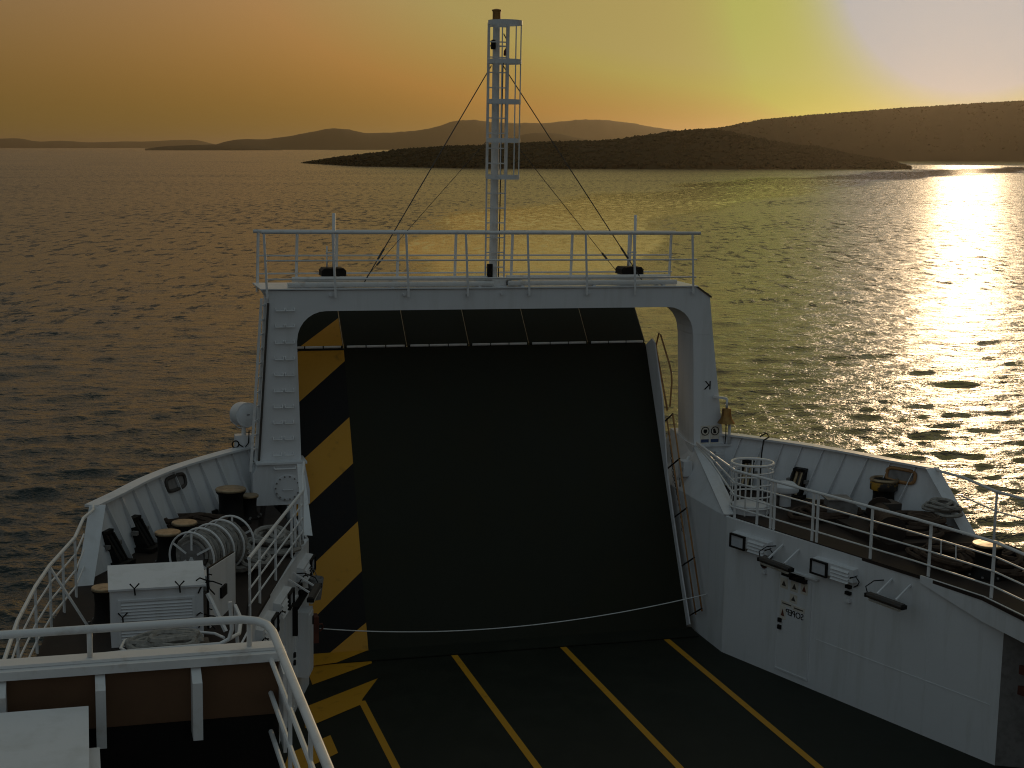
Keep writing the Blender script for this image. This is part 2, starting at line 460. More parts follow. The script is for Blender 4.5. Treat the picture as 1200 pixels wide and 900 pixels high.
# ================================================================ THE FERRY
# ship axes: x to the right, y ahead, z above the car deck; the ship lies about a degree over to starboard
SHIP3 = Matrix(((0.96215, -0.27196, 0.01755), (0.27193, 0.96231, 0.00080), (-0.01711, 0.00400, 0.99985)))
_q = SHIP3.to_quaternion(); _q.normalize()
SHIP = Matrix.Translation((0, 0, CAM_Z)) @ _q.to_matrix().to_4x4() @ Matrix.Translation((0, 0, -10.0))
CX = 8.2                                   # centre line
FZ = 2.82                                  # forecastle deck level
V3 = Vector

class MB:
    def __init__(self): self.v = []; self.f = []
    def add(self, vs, fs):
        o = len(self.v); self.v += [V3(p) for p in vs]; self.f += [tuple(i + o for i in f) for f in fs]; return self
    def box(self, x0, x1, y0, y1, z0, z1):
        return self.add([(x, y, z) for z in (z0, z1) for x, y in ((x0, y0), (x1, y0), (x1, y1), (x0, y1))],
                        [(3, 2, 1, 0), (4, 5, 6, 7), (0, 1, 5, 4), (1, 2, 6, 5), (2, 3, 7, 6), (3, 0, 4, 7)])
    def obox(self, c, ax, ay, az):
        c, ax, ay, az = V3(c), V3(ax), V3(ay), V3(az)
        return self.add([c + ax * sx + ay * sy + az * sz for sz in (-1, 1) for sx, sy in ((-1, -1), (1, -1), (1, 1), (-1, 1))],
                        [(3, 2, 1, 0), (4, 5, 6, 7), (0, 1, 5, 4), (1, 2, 6, 5), (2, 3, 7, 6), (3, 0, 4, 7)])
    def bar(self, p, q, w, h, up=(0, 0, 1)):
        p, q = V3(p), V3(q); d = (q - p); L = d.length; d.normalize()
        s = d.cross(V3(up))
        if s.length < 1e-4: s = d.cross(V3((1, 0, 0)))
        s.normalize(); u = s.cross(d)
        return self.obox((p + q) / 2, d * L / 2, s * w / 2, u * h / 2)
    def prism(self, poly, ext):
        n = len(poly); e = V3(ext); a = [V3(p) for p in poly]
        return self.add(a + [p + e for p in a], [tuple(range(n - 1, -1, -1)), tuple(range(n, 2 * n))] + [(i, (i + 1) % n, n + (i + 1) % n, n + i) for i in range(n)])
    def tube(self, pts, r, n=8, closed=False):
        pts = [V3(p) for p in pts]; m = len(pts); vs = []; fs = []
        up = None
        for i, p in enumerate(pts):
            if closed: d = pts[(i + 1) % m] - pts[i - 1]
            else: d = pts[min(i + 1, m - 1)] - pts[max(i - 1, 0)]
            d.normalize()
            if up is None:
                up = V3((0, 0, 1)) if abs(d.z) < 0.9 else V3((1, 0, 0))
            s = d.cross(up)
            if s.length < 1e-3: s = d.cross(V3((0.6, 0.5, 0.2)))
            s.normalize(); u = s.cross(d); up = u
            rr = r[i] if isinstance(r, (list, tuple)) else r
            for k in range(n):
                a = 2 * math.pi * k / n
                vs.append(p + s * (math.cos(a) * rr) + u * (math.sin(a) * rr))
        rng_ = range(m) if closed else range(m - 1)
        for i in rng_:
            j = (i + 1) % m
            for k in range(n):
                k1 = (k + 1) % n
                fs.append((i * n + k, i * n + k1, j * n + k1, j * n + k))
        if not closed:
            fs.append(tuple(range(n - 1, -1, -1))); fs.append(tuple((m - 1) * n + k for k in range(n)))
        return self.add(vs, fs)
    def lathe(self, c, prof, n=20, axis=(0, 0, 1)):
        c = V3(c); ax = V3(axis).normalized()
        s = ax.cross(V3((0, 0, 1)));
        if s.length < 1e-3: s = V3((1, 0, 0))
        s.normalize(); u = ax.cross(s)
        vs = []; fs = []
        for r, z in prof:
            for k in range(n):
                a = 2 * math.pi * k / n
                vs.append(c + ax * z + s * (r * math.cos(a)) + u * (r * math.sin(a)))
        for i in range(len(prof) - 1):
            for k in range(n):
                k1 = (k + 1) % n
                fs.append((i * n + k, i * n + k1, (i + 1) * n + k1, (i + 1) * n + k))
        fs.append(tuple(range(n - 1, -1, -1))); fs.append(tuple((len(prof) - 1) * n + k for k in range(n)))
        return self.add(vs, fs)
    def ring(self, c, r, t, axis, n=28, m=6):
        ax = V3(axis).normalized(); s = ax.cross(V3((0, 0, 1)))
        if s.length < 1e-3: s = V3((1, 0, 0))
        s.normalize(); u = ax.cross(s); c = V3(c)
        return self.tube([c + s * (r * math.cos(2 * math.pi * k / n)) + u * (r * math.sin(2 * math.pi * k / n)) for k in range(n)], t, m, True)

ORIGIN = {}
def _mesh(name, mb, mat, org, smooth):
    me = bpy.data.meshes.new(name)
    me.from_pydata([tuple(p - org) for p in mb.v], [], mb.f)
    bm = bmesh.new(); bm.from_mesh(me)
    bmesh.ops.recalc_face_normals(bm, faces=bm.faces)
    if smooth:
        for f in bm.faces: f.smooth = len(f.verts) < 5
        for e in bm.edges:
            if len(e.link_faces) == 2 and e.calc_face_angle(0) > 0.7: e.smooth = False
    bm.to_mesh(me); bm.free()
    me.materials.append(MAT[mat] if isinstance(mat, str) else mat)
    return me

def thing(name, label, cat, loc, group=None):
    o = bpy.data.objects.new(name, None); COL.objects.link(o)
    o.empty_display_size = 0.2
    o.matrix_world = SHIP @ Matrix.Translation(loc)
    ORIGIN[o.name] = V3(loc)
    return meta(o, label, cat, group)

def part(name, mb, mat, parent, smooth=False, label=None):
    org = ORIGIN[parent.name]
    o = bpy.data.objects.new(name, _mesh(name, mb, mat, org, smooth)); COL.objects.link(o)
    o.parent = parent
    ORIGIN[o.name] = org
    if label: o['label'] = label
    return o

def single(name, mb, mat, label, cat, loc, group=None, smooth=False, kind=None):
    o = bpy.data.objects.new(name, _mesh(name, mb, mat, V3(loc), smooth)); COL.objects.link(o)
    o.matrix_world = SHIP @ Matrix.Translation(loc)
    ORIGIN[o.name] = V3(loc)
    return meta(o, label, cat, group, kind)

def mx(p, side):
    return V3(p) if side > 0 else V3((2 * CX - p[0], p[1], p[2]))

def text_part(name, body, size, origin, xdir, zdir, mat, parent, mirror=False):
    cu = bpy.data.curves.new('t', 'FONT'); cu.body = body; cu.size = 1.0; cu.extrude = 0.004; cu.align_x = 'CENTER'; cu.align_y = 'CENTER'
    to = bpy.data.objects.new('t', cu); COL.objects.link(to)
    bpy.context.view_layer.update()
    me = to.to_mesh()
    mb = MB()
    xd, zd, o = V3(xdir), V3(zdir), V3(origin); nd = xd.cross(zd)
    sx = -1 if mirror else 1
    mb.add([o + xd * (v.co.x * size * sx) + zd * (v.co.y * size) + nd * v.co.z for v in me.vertices], [tuple(p.vertices) for p in me.polygons])
    to.to_mesh_clear(); bpy.data.objects.remove(to); bpy.data.curves.remove(cu)
    return part(name, mb, mat, parent)

# ---------------------------------------------------------------- car deck
deck = single('car_deck', MB().prism([(-2, 3, 0), (19, 3, 0), (19, 24, 0), (12.9, 29.2, 0), (3.5, 29.2, 0), (-2, 24, 0)], (0, 0, -0.4)), 'deck', None, None, (CX, 22, 0), kind='structure')
for x in (7.06, 9.33, 11.58):
    part('lane_line', MB().box(x - 0.065, x + 0.065, 9, 28.55, 0.004, 0.007), 'yellow', deck)
part('lane_line', MB().box(4.75, 4.88, 9, 26.45, 0.004, 0.007), 'yellow', deck)
def sheet(poly, z=0.004, t=0.003): return MB().prism([(x, y, z) for x, y in poly], (0, 0, t))
part('hazard_stripe', sheet([(4.07, 27.5), (5.38, 28.45), (5.42, 28.9), (4.1, 28.9)], 0.004), 'yellow', deck)
part('hazard_stripe', sheet([(3.62, 25.35), (4.75, 26.25), (4.85, 26.55), (5.32, 27.55), (3.75, 26.35)], 0.009), 'yellow', deck)
part('hazard_stripe', sheet([(2.9, 23.2), (4.0, 24.15), (4.0, 24.95), (3.2, 24.3)], 0.004), 'yellow', deck)

# ---------------------------------------------------------------- side walls of the car deck
WT = V3((0.3113, -0.9503, 0)); WN = V3((-0.9503, -0.3113, 0)); WC = V3((12.38, 27.57, 0))
def W(side, a, z, d=0.0):
    return mx(WC + WT * a + WN * d + V3((0, 0, z)), side)
def wbox(mb, side, a0, a1, z0, z1, d0, d1):
    c = W(side, (a0 + a1) / 2, (z0 + z1) / 2, (d0 + d1) / 2)
    ax = W(side, (a1 - a0) / 2, 0) - W(side, 0, 0); ad = W(side, 0, 0, (d1 - d0) / 2) - W(side, 0, 0)
    return mb.obox(c, ax, ad, (0, 0, (z1 - z0) / 2))

def side_wall(side):
    nm = 'right' if side > 0 else 'left'
    t = thing('deck_side_wall', 'tall white steel wall along the %s edge of the car deck, below the railing' % nm, 'wall', W(side, 3.0, 0))
    m = MB()
    # long flared face, then the return parallel to the ship that rises to the gantry column
    ext = W(side, 0, 0, -0.3) - W(side, 0, 0)
    m.prism([W(side, 0, 0), W(side, 6.78, 0), W(side, 6.78, 2.3), W(side, 4.96, FZ - 0.02), W(side, 0, FZ - 0.02)], ext)
    part('wall_plate', m, 'white', t)
    m = MB()
    e = mx((CX + (0.28 if side > 0 else .04), 0.0, 0), side) - V3((CX, 0, 0))
    m.prism([mx(p, side) for p in [(12.38, 27.575, 0), (12.38, 32.0, 0), (12.38, 32.0, 2.79), (12.38, 27.575, 2.79)]], e)
    if side > 0: m.prism([mx(p, side) for p in [(12.381, 27.58, 2.792), (12.381, 31.8, 2.792), (12.74, 31.6, 3.86), (12.85, 30.48, 3.62)]], e)
    part('return_plate', m, 'white', t)
    if side > 0:
        part('flange', MB().bar((12.44, 27.62, FZ + 0.012), (12.90, 30.40, 3.662), 0.2, 0.025), 'white', t)
    # deck edge fascia that leaves the wall and runs straight aft
    e = [(13.90, 22.80), (14.27, 21.45), (14.29, 20.2), (14.29, 12.0)]
    m = MB()
    for k in range(3):
        a, b = e[k], e[k + 1]
        m.prism([mx((a[0], a[1], FZ + 0.01), side), mx((b[0], b[1], FZ + 0.01), side), mx((b[0], b[1], FZ - 0.42), side), mx((a[0], a[1], FZ - (0.12 if k == 0 else 0.42)), side)], mx((CX + 0.03, 0.0, 0), side) - mx((CX, 0, 0), side))
    part('deck_edge_fascia', m, 'white', t)
    # recess aft of the wall corner, with a rust-brown frame, as seen at the photo's right edge
    m = MB().prism([mx(p, side) for p in [(14.49, 21.13, 0), (14.95, 20.9, 0), (14.95, 20.9, 2.4), (14.49, 21.13, 2.4)]], (0.02, 0.12, 0))
    part('corner_post', m, 'grey', t)
    m = MB().prism([mx(p, side) for p in [(14.95, 21.2, 0), (15.0, 12, 0), (15.0, 12, 2.4), (14.95, 21.2, 2.4)]], mx((CX + .2, 0, 0), side) - mx((CX, 0, 0), side))
    part('recessed_plate', m, 'white', t)
    m = MB()
    for z in (1.35, 1.7): wbox(m, side, 6.95, 8.4, z - .09, z + .06, -.30, -.2)
    part('shelf_frame', m, 'rust', t)
    # door with rounded corners and hinges
    m = MB(); wbox(m, side, 1.56, 2.40, 0.16, 2.02, 0.0, 0.012)
    d = part('door', m, 'white', t)
    m = MB()
    for a0, a1, z0, z1 in ((1.53, 1.56, 0.13, 2.05), (2.40, 2.43, 0.13, 2.05), (1.56, 2.40, 2.02, 2.05), (1.56, 2.40, 0.13, 0.16)):
        wbox(m, side, a0, a1, z0, z1, 0.0, 0.022)
    part('door_frame', m, 'white', d)
    m = MB()
    for z in (1.12, 0.98): wbox(m, side, 1.60, 1.68, z - .04, z + .04, 0.012, 0.05)
    part('door_handle', m, 'black', d)
    m = MB(); wbox(m, side, 1.45, 2.6, 2.13, 2.16, 0.0, 0.07)
    part('rain_gutter', m, 'white', t)
    # weld seams
    for a in (5.2,):
        m = MB(); wbox(m, side, a, a + 0.018, 0.03, FZ - 0.1, 0.0, 0.005)
        part('weld_seam', m, 'white', t)
    m = MB(); wbox(m, side, 2.6, 6.6, 0.98, 1.0, 0.0, 0.006)
    part('weld_seam', m, 'white', t)
    return t
wallR = side_wall(1); wallL = side_wall(-1)

# placards on the right-hand door (the photograph shows them mirror-written)
def placards(t, side):
    def P(a, z, d=.016): return W(side, a, z, d)
    for a, z, w, h in ((1.70, 1.86, .20, .20), (1.98, 1.86, .20, .20), (2.24, 1.88, .18, .22), (1.97, 1.62, .20, .17), (1.80, 1.47, .30, .09), (2.12, 1.45, .30, .09), (1.70, 1.28, .16, .26)):
        m = MB(); wbox(m, side, a - w / 2, a + w / 2, z - h / 2, z + h / 2, .012, .018)
        p = part('placard', m, 'plate', t)
        m = MB()
        if h > .15:
            m.prism([P(a, z + h * .3, .0185), P(a - w * .3, z - h * .25, .0185), P(a + w * .3, z - h * .25, .0185)], WN * .002)
        else:
            wbox(m, side, a - w * .4, a + w * .4, z - .012, z + .012, .0185, .0205)
        part('placard_print', m, 'rust' if h > .2 else 'darkgrey', p)
    m = MB()
    for k, (a0, a1, z) in enumerate(((1.74, 1.98, 2.085), (1.92, 2.32, 2.04), (1.98, 2.24, 2.075))):
        wbox(m, side, a0, a1, z - .035, z + .035, .02, .14 - .03 * k)
    part('tied_cover', m, 'black', t)
    text_part('door_lettering', 'SOPEP', 0.17, P(2.02, 1.32, .016), WT, (0, 0, 1), 'black', t, mirror=True)
placards(wallR, 1)

def floodlight(side, a, label):
    t = thing('floodlight', label, 'floodlight', W(side, a + .3, 2.4), 'floodlights on the car deck walls')
    z = 2.43
    m = MB(); A = lambda aa, zz, dd: W(side, aa, zz, dd)
    m.prism([A(a + .02, z + .16, 0), A(a + .02, z + .14, .12), A(a + .02, z - .10, .12), A(a + .02, z - .10, 0)], W(side, 1.02, 0) - W(side, 0, 0))
    part('housing', m, 'white', t)
    m = MB()
    f = .12
    for a0, a1, z0, z1 in ((a, a + .42, z + .10, z + .13), (a, a + .42, z - .15, z - .12), (a, a + .03, z - .12, z + .10), (a + .39, a + .42, z - .12, z + .10)):
        wbox(m, side, a0, a1, z0, z1, f, f + .05)
    fr = part('lamp_frame', m, 'black', t)
    m = MB(); wbox(m, side, a + .03, a + .39, z - .12, z + .10, f + .004, f + .02)
    part('lamp_glass', m, 'glass', fr)
    for k in range(4):
        m = MB(); zz = z + .07 - k * .065
        m.prism([A(a + .50, zz, f), A(a + .50, zz + .03, f), A(a + .50, zz - .01, f + .035)], W(side, .44, 0) - W(side, 0, 0))
        part('louvre', m, 'white', t)
    m = MB().tube([A(a + 1.04, z + .02, .2), A(a + 1.14, z + .05, .15), A(a + 1.16, z - .05, .08), A(a + 1.08, z - .14, .03), A(a + .98, z - .2, .02)], .011, 6)
    m.tube([A(a + 1.04, z + .0, .2), A(a + 1.2, z + .09, .18)], .009, 6)
    part('cable', m, 'black', t, True)
    for k, (zz, mm) in enumerate(((z - .22, 'black'), (z - .34, 'black'), (z - .46, 'white'))):
        m = MB(); wbox(m, side, a + .80, a + .92, zz - .03 - .02 * (k == 2), zz + .03, 0, .06)
        part('switch_box', m, mm, t)
    return t
floodlight(1, .28, 'box floodlight on the right wall nearest the gantry column')
floodlight(1, 2.50, 'box floodlight on the right wall between the two hanging strip lamps')
floodlight(-1, .20, 'box floodlight on the left wall nearest the hazard striped ramp edge')
floodlight(-1, 2.35, 'box floodlight on the left wall below the railing, halfway along')
floodlight(-1, 3.75, 'box floodlight on the left wall, partly behind the foreground handrail')

def strip_lamp(side, a, label):
    t = thing('strip_lamp', label, 'lamp', W(side, a + .4, 2.3), 'strip lamps on the car deck walls')
    z = 2.36
    A = lambda aa, zz, dd: W(side, aa, zz, dd)
    for aa in (a + .25, a + .68):
        m = MB().bar(A(aa, z + .24, .0), A(aa, z + .02, .36), .032, .028)
        part('bracket_arm', m, 'white', t)
    m = MB(); prof = [(.02, .0), (.04, .045), (.13, .045), (.15, .0), (.13, -.045), (.04, -.045)]
    m.prism([A(a + .10, z - .02 + q, .33 + p) for p, q in prof], W(side, .80, -.02) - W(side, 0, 0))
    b = part('lamp_body', m, 'darkgrey', t)
    for a0, a1, dz in ((.06, .10, 0), (.90, .94, -.02)):
        m = MB(); wbox(m, side, a + a0, a + a1, z - .06 + dz, z + .01 + dz, .36, .48)
        part('end_cap', m, 'black', b)
    m = MB().prism([A(a + .14, z - .078, .37), A(a + .14, z - .078, .47), A(a + .14, z - .12, .44), A(a + .14, z - .12, .40)], W(side, .70, -.02) - W(side, 0, 0))
    part('diffuser', m, 'plate', b)
    m = MB().tube([A(a + .08, z, .42), A(a - .04, z + .08, .34), A(a - .02, z + .16, .16), A(a + .06, z + .17, 0)], .011, 6)
    part('cable', m, 'black', t, True)
strip_lamp(1, 1.36, 'dark strip lamp on bracket arms above the lettered door on right wall')
strip_lamp(1, 4.10, 'dark strip lamp on bracket arms alone on the aft part of right wall')
strip_lamp(-1, 1.35, 'dark strip lamp on bracket arms between two floodlights on left wall')
single('alarm_button', MB().lathe(W(1, 1.13, 2.1, 0), [(.085, 0), (.085, .03), (.06, .05), (.0, .055)], 16, WN), 'rust', 'small round red alarm button beside the strip lamp on right wall', 'alarm', W(1, 1.13, 2.1, 0), smooth=True)
# left wall: switch cabinets and the rust-red box that holds the barrier rope
t = thing('switch_cabinet', 'narrow white switch cabinet mounted on the left wall near its corner', 'cabinet', W(-1, .9, .7))
m = MB(); wbox(m, -1, .75, 1.2, .55, 1.75, 0, .2); c = part('cabinet_body', m, 'white', t)
m = MB(); wbox(m, -1, .78, 1.17, .6, 1.7, .2, .215); dd = part('cabinet_door', m, 'white', t)
m = MB(); wbox(m, -1, .84, .90, 1.45, 1.6, .215, .235); part('latch', m, 'black', dd)
t = thing('tool_bracket', 'black angled bracket bar fixed above the switch cabinet on left wall', 'bracket', W(-1, 1.2, 2.0))
m = MB(); wbox(m, -1, .6, 1.75, 1.98, 2.03, 0, .12); part('shelf', m, 'black', t)
m = MB(); wbox(m, -1, 1.69, 1.75, 1.5, 1.98, 0, .1); part('leg', m, 'black', t)
t = thing('winch_bracket', 'grey tapered bucket hanging under the strip lamp on left wall', 'bucket', W(-1, .75, 1.9))
part('bucket_body', MB().lathe(W(-1, .75, 1.88, .25), [(.10, 0), (.15, .38), (.14, .40), (.10, .36)], 14), 'grey', t, True)
part('bucket_handle', MB().tube([W(-1, .62, 2.27, .25), W(-1, .66, 2.42, .2), W(-1, .75, 2.5, .1), W(-1, .84, 2.42, .2), W(-1, .88, 2.27, .25)], .008, 6), 'grey', t, True)
t = thing('rope_hook_box', 'rust red steel hook box on the left wall corner holding the barrier rope', 'hook', (4.05, 27.45, 1.1))
part('box_body', MB().box(3.94, 4.16, 27.28, 27.52, .88, 1.38), 'rust', t)
part('hook', MB().tube([(4.16, 27.4, 1.2), (4.24, 27.42, 1.2), (4.27, 27.45, 1.12), (4.2, 27.45, 1.05)], .016, 6), 'rust', t, True)
pts = []
for k in range(33):
    s = k / 32
    x = 4.2 + (12.36 - 4.2) * s
    pts.append((x, 27.46 + .9 * s, 1.10 + (.98 - 1.10) * s - .33 * 4 * s * (1 - s) * (1 - .18 * (s - .3))))
single('barrier_rope', MB().tube(pts, .010, 6), 'rail', 'thin pale rope slung across the deck in front of the ramp', 'rope', (8.2, 28, .7), smooth=True)

# ---------------------------------------------------------------- raised bow ramp
HY = 28.95
RE = V3((0, 3.0, 5.75)).normalized(); RNm = V3((0, -RE.z, RE.y))      # up the ramp, and out of its face towards the ship
def RP(x, s, d=0.0): return V3((x, HY, 0.03)) + RE * s + RNm * d
FLE = V3((0, 1, 0.98)).normalized(); FLN = V3((0, -FLE.z, FLE.y))
FOLD = 6.46
def FP(x, s, d=0.0): return RP(x, FOLD + .03) + FLE * s + FLN * d
ramp = thing('bow_ramp', 'huge dark raised bow ramp with hazard striped left edge inside the gantry', 'ramp', (CX, HY, 0))
part('ramp_panel', MB().prism([RP(4.14, .02), RP(12.2, .02), RP(12.2, FOLD), RP(4.14, FOLD)], RNm * -.38), 'ramp', ramp)
fx = [4.14, 5.41, 6.78, 8.15, 9.5, 10.86, 12.2]
for i in range(6):
    p = part('flap_panel', MB().prism([FP(fx[i] + .018, .0), FP(fx[i + 1] - .018, .0), FP(fx[i + 1] - .018, 1.5), FP(fx[i] + .018, 1.5)], FLN * -.09), 'ramp', ramp)
    part('gap_light_strip', MB().prism([FP(fx[i + 1] - .0185, .02, -.002), FP(fx[i + 1] - .004, .02, -.002), FP(fx[i + 1] - .004, 1.49, -.002), FP(fx[i + 1] - .0185, 1.49, -.002)], FLN * -.06), 'steelworn', p)  # pale strip set in the gap, coloured as sky light showing through
    n = 3
    w = (fx[i + 1] - fx[i] - .10) / n
    for k in range(n):
        x0 = fx[i] + .05 + k * w
        part('hinge_gap_light', MB().tube([RP(x0 + .015, FOLD + .02, .02), RP(x0 + w - .015, FOLD + .02, .02)], .026, 8), 'rail', ramp, True)  # white tubes put in as the light showing through the hinge gap
def rstripe(lo, hi, x0, x1, mat='yellow', slope=.86):
    """painted diagonal band on the left border, between s = lo and hi at x = 4.35"""
    f = lambda c, x: c + slope * (x - 4.35)
    return [(x0, f(lo, x0)), (x1, f(lo, x1)), (x1, f(hi, x1)), (x0, f(hi, x0))]
XB0, XB1 = 4.16, 5.405
for lo, hi in ((.76, 1.79), (3.02, 4.02), (5.26, 6.32)):
    poly = rstripe(lo, hi, XB0, XB1)
    if hi > 6:
        # carries on over the fold on to the flap
        c = XB0 + (0)
        xs = 4.35 + (FOLD - .05 - hi) / .86
        poly = [(XB0, poly[0][1]), (XB1, poly[1][1]), (XB1, FOLD - .05), (xs, FOLD - .05), (XB0, poly[3][1])]
    part('hazard_stripe', MB().prism([RP(x, s, .004) for x, s in poly], RNm * .003), 'yellow', ramp)
part('hazard_stripe', MB().prism([FP(4.50, .03, .004), FP(5.385, .03, .004), FP(5.385, .78, .004)], FLN * .003), 'yellow', ramp)
part('hazard_stripe', MB().prism([RP(4.62, .06, .004), RP(5.405, .06, .004), RP(5.405, .62, .004)], RNm * .003), 'yellow', ramp)
part('border_paint', MB().prism([RP(XB0, .03, .0), RP(XB1, .03, .0), RP(XB1, FOLD - .02, .0), RP(XB0, FOLD - .02, .0)], RNm * .003), 'black', ramp)
# hinge plate between ramp and deck
part('hinge_plate', MB().prism([(4.1, 28.55, .012), (12.3, 28.55, .012), (12.3, 28.98, .07), (4.1, 28.98, .07)], (0, 0, .02)), 'deck', ramp)
part('hinge_plate_stripe', MB().prism([(4.1, 28.45, .03), (4.7, 28.55, .034), (5.4, 28.97, .097), (4.1, 28.97, .097)], (0, 0, .004)), 'yellow', ramp)
# right-hand coaming and folding handrail
part('coaming', MB().prism([RP(12.2, .1, -.05), RP(12.2, FOLD - .05, -.05), RP(12.2, FOLD - .05, .40), RP(12.2, FOLD - .2, .52), RP(12.2, 5.0, .50), RP(12.2, 4.3, .34), RP(12.2, 3.4, .14), RP(12.2, 1.8, .12), RP(12.2, .1, .16)], (.03, 0, 0)), 'white', ramp)
part('coaming', MB().prism([RP(4.11, .1, -.05), RP(4.11, FOLD - .05, -.05), RP(4.11, FOLD - .05, .10), RP(4.11, .1, .06)], (-.03, 0, 0)), 'white', ramp)
hr = MB()
hr.tube([RP(12.27, .25, .78), RP(12.27, 4.55, .78)], .02, 8)
part('handrail', hr, 'orange', ramp, True)
hr = MB().tube([RP(12.27, .25, .42), RP(12.27, 4.55, .42)], .018, 8)
part('handrail', hr, 'orange', ramp, True)
hr = MB().tube([RP(12.3, 6.05, .06), RP(12.3, 6.45, .62), RP(12.3, 6.38, .70), RP(12.3, 5.6, .95), RP(12.3, 5.4, .98), RP(12.3, 5.2, .93), RP(12.3, 4.75, .62)], .02, 8)
part('handrail_loop', hr, 'orange', ramp, True)
part('handrail', MB().tube([RP(12.27, 4.7, .52), RP(12.27, 6.3, .40)], .022, 8), 'orange', ramp, True)
for s in (.28, 1.35, 2.42, 3.5, 4.5):
    part('stanchion', MB().tube([RP(12.24, s, .02), RP(12.27, s + .03, .80)], .017, 6), 'black', ramp, True)
# lifting chain beside the ramp
ch = MB()
for k in range(34):
    c = RP(12.30, 2.1 + k * .066, .30 + .05 * math.sin(k * .25))
    ax = V3((1, 0, 0)) if k % 2 else RNm
    u = RE
    ch.tube([c + u * (.042 * math.cos(q)) + ax.cross(u).normalized() * (.02 * math.sin(q)) for q in [2 * math.pi * i / 8 for i in range(8)]], .007, 4, True)
part('lifting_chain', ch, 'darkgrey', ramp, True)
single('ramp_hydraulic_arm', MB().tube([(12.44, 30.9, 1.3), (12.46, 31.6, 3.6)], .05, 10).tube([(12.46, 31.5, 3.3), (12.48, 31.95, 4.8)], .03, 8), 'steelworn', 'slim hydraulic arm beside the right edge of the ramp', 'hydraulic arm', (12.44, 30.9, 1.3), smooth=True)
t = thing('ramp_latch', 'small white latch fitting with tangled straps on the wall beside ramp', 'latch', (12.55, 30.1, 3.3))
part('latch_plate', MB().box(12.42, 12.62, 30.0, 30.3, 3.1, 3.42), 'white', t)
part('latch_bar', MB().tube([(12.35, 30.15, 3.0), (12.62, 30.2, 3.5)], .03, 8), 'rail', t, True)
part('strap', MB().tube([(12.4, 30.0, 3.3), (12.3, 29.9, 3.1), (12.35, 30.0, 2.9), (12.48, 30.1, 3.15)], .02, 6), 'rope', t, True)

# ---------------------------------------------------------------- the gantry
gy0, gy1 = 30.5, 31.4
gan = thing('gantry', 'white steel portal gantry spanning the bow above the ramp', 'gantry', (CX, 30.9, FZ))
def arc(cx, cz, r, a0, a1, n=7):
    return [(cx + r * math.cos(math.radians(a0 + (a1 - a0) * k / n)), cz + r * math.sin(math.radians(a0 + (a1 - a0) * k / n))) for k in range(n + 1)]
beam = [(3.57, 7.12), (12.76, 7.13), (13.10, 6.90), (13.20, 6.10), (12.745, 6.10)] + arc(12.15, 6.12, .585, 0, 90) + arc(4.81, 6.12, .585, 90, 180) + [(4.222, 6.10), (3.62, 6.10), (3.67, 6.95)]
part('crossbeam', MB().prism([(x, gy0, z) for x, z in beam], (0, gy1 - gy0, 0)), 'white', gan)
colL = part('column', MB().prism([(3.62, gy0, 6.098), (4.222, gy0, 6.098), (4.30, gy0, 3.66), (3.46, gy0, 3.66)], (0, gy1 - gy0, 0)), 'white', gan)
colR = part('column', MB().prism([(12.745, gy0, 6.098), (13.20, gy0, 6.098), (13.55, gy0, 3.66), (12.85, gy0, 3.66)], (0, gy1 - gy0, 0)), 'white', gan)
bl = MB().prism([(3.30, 30.28, FZ), (3.30, 30.28, 3.45), (3.42, 30.28, 3.658), (4.34, 30.28, 3.658), (4.44, 30.28, 3.1), (4.44, 30.28, FZ)], (0, 1.3, 0))
part('column_foot', bl, 'white', gan)
br = MB().prism([(12.80, 30.42, FZ), (12.80, 30.42, 3.658), (13.62, 30.42, 3.658), (13.68, 30.42, FZ)], (0, 1.15, 0))
part('column_foot', br, 'white', gan)
part('foot_flange', MB().box(12.80, 13.70, 30.36, 31.6, 3.66, 3.70), 'white', gan)
part('foot_flange', MB().box(3.36, 4.38, 30.22, 31.6, 3.66, 3.70), 'white', gan)
# row of folded step brackets up the left column
for i in range(10):
    z = 6.72 - i * .325
    for x0 in (3.80 - i * .008, 4.00 - i * .004):
        part('step_bracket', MB().tube([(x0, gy0 - .002, z + .05), (x0, gy0 - .06, z), (x0 + .17, gy0 - .06, z), (x0 + .17, gy0 - .002, z + .05)], .016, 6), 'rail', colL)
mh = part('manhole_cover', MB().lathe((3.98, 30.28, 3.17), [(.26, 0), (.26, .03), (.22, .035)], 22, (0, -1, 0)), 'white', gan, True)
for k in range(14):
    a = 2 * math.pi * k / 14
    part('bolt', MB().lathe((3.98 + .235 * math.cos(a), 30.26, 3.17 + .235 * math.sin(a)), [(.018, 0), (.018, .035)], 6, (0, -1, 0)), 'grey', mh)
part('manhole_handle', MB().tube([(3.9, 30.25, 3.14), (3.9, 30.19, 3.14), (4.08, 30.19, 3.14), (4.08, 30.25, 3.14)], .012, 6), 'rail', mh, True)
part('pad_eye', MB().tube([(3.72, 30.24, 3.60), (3.72, 30.16, 3.58), (4.14, 30.16, 3.58), (4.14, 30.24, 3.60)], .02, 6), 'rail', gan, True)
# gutter on the right shoulder, lifting eyes below the beam edge
part('shoulder_gutter', MB().bar((12.80, 30.52, 7.13), (13.13, 30.52, 6.91), .1, .03), 'darkgrey', gan)
for x in (4.9, 6.4, 7.72, 8.45, 9.03, 10.35, 12.7):
    part('lug', MB().lathe((x, gy0, 7.03), [(.035, 0), (.035, .05)], 10, (0, -1, 0)), 'white', gan, True)
text_part('column_letter', 'K', .27, (13.12, gy0 - .003, 4.98), (1, 0, 0), (0, 0, 1), 'black', gan, mirror=True)
part('deck_plate', MB().box(3.50, 12.80, 30.46, 31.9, 7.135, 7.16), 'white', gan)

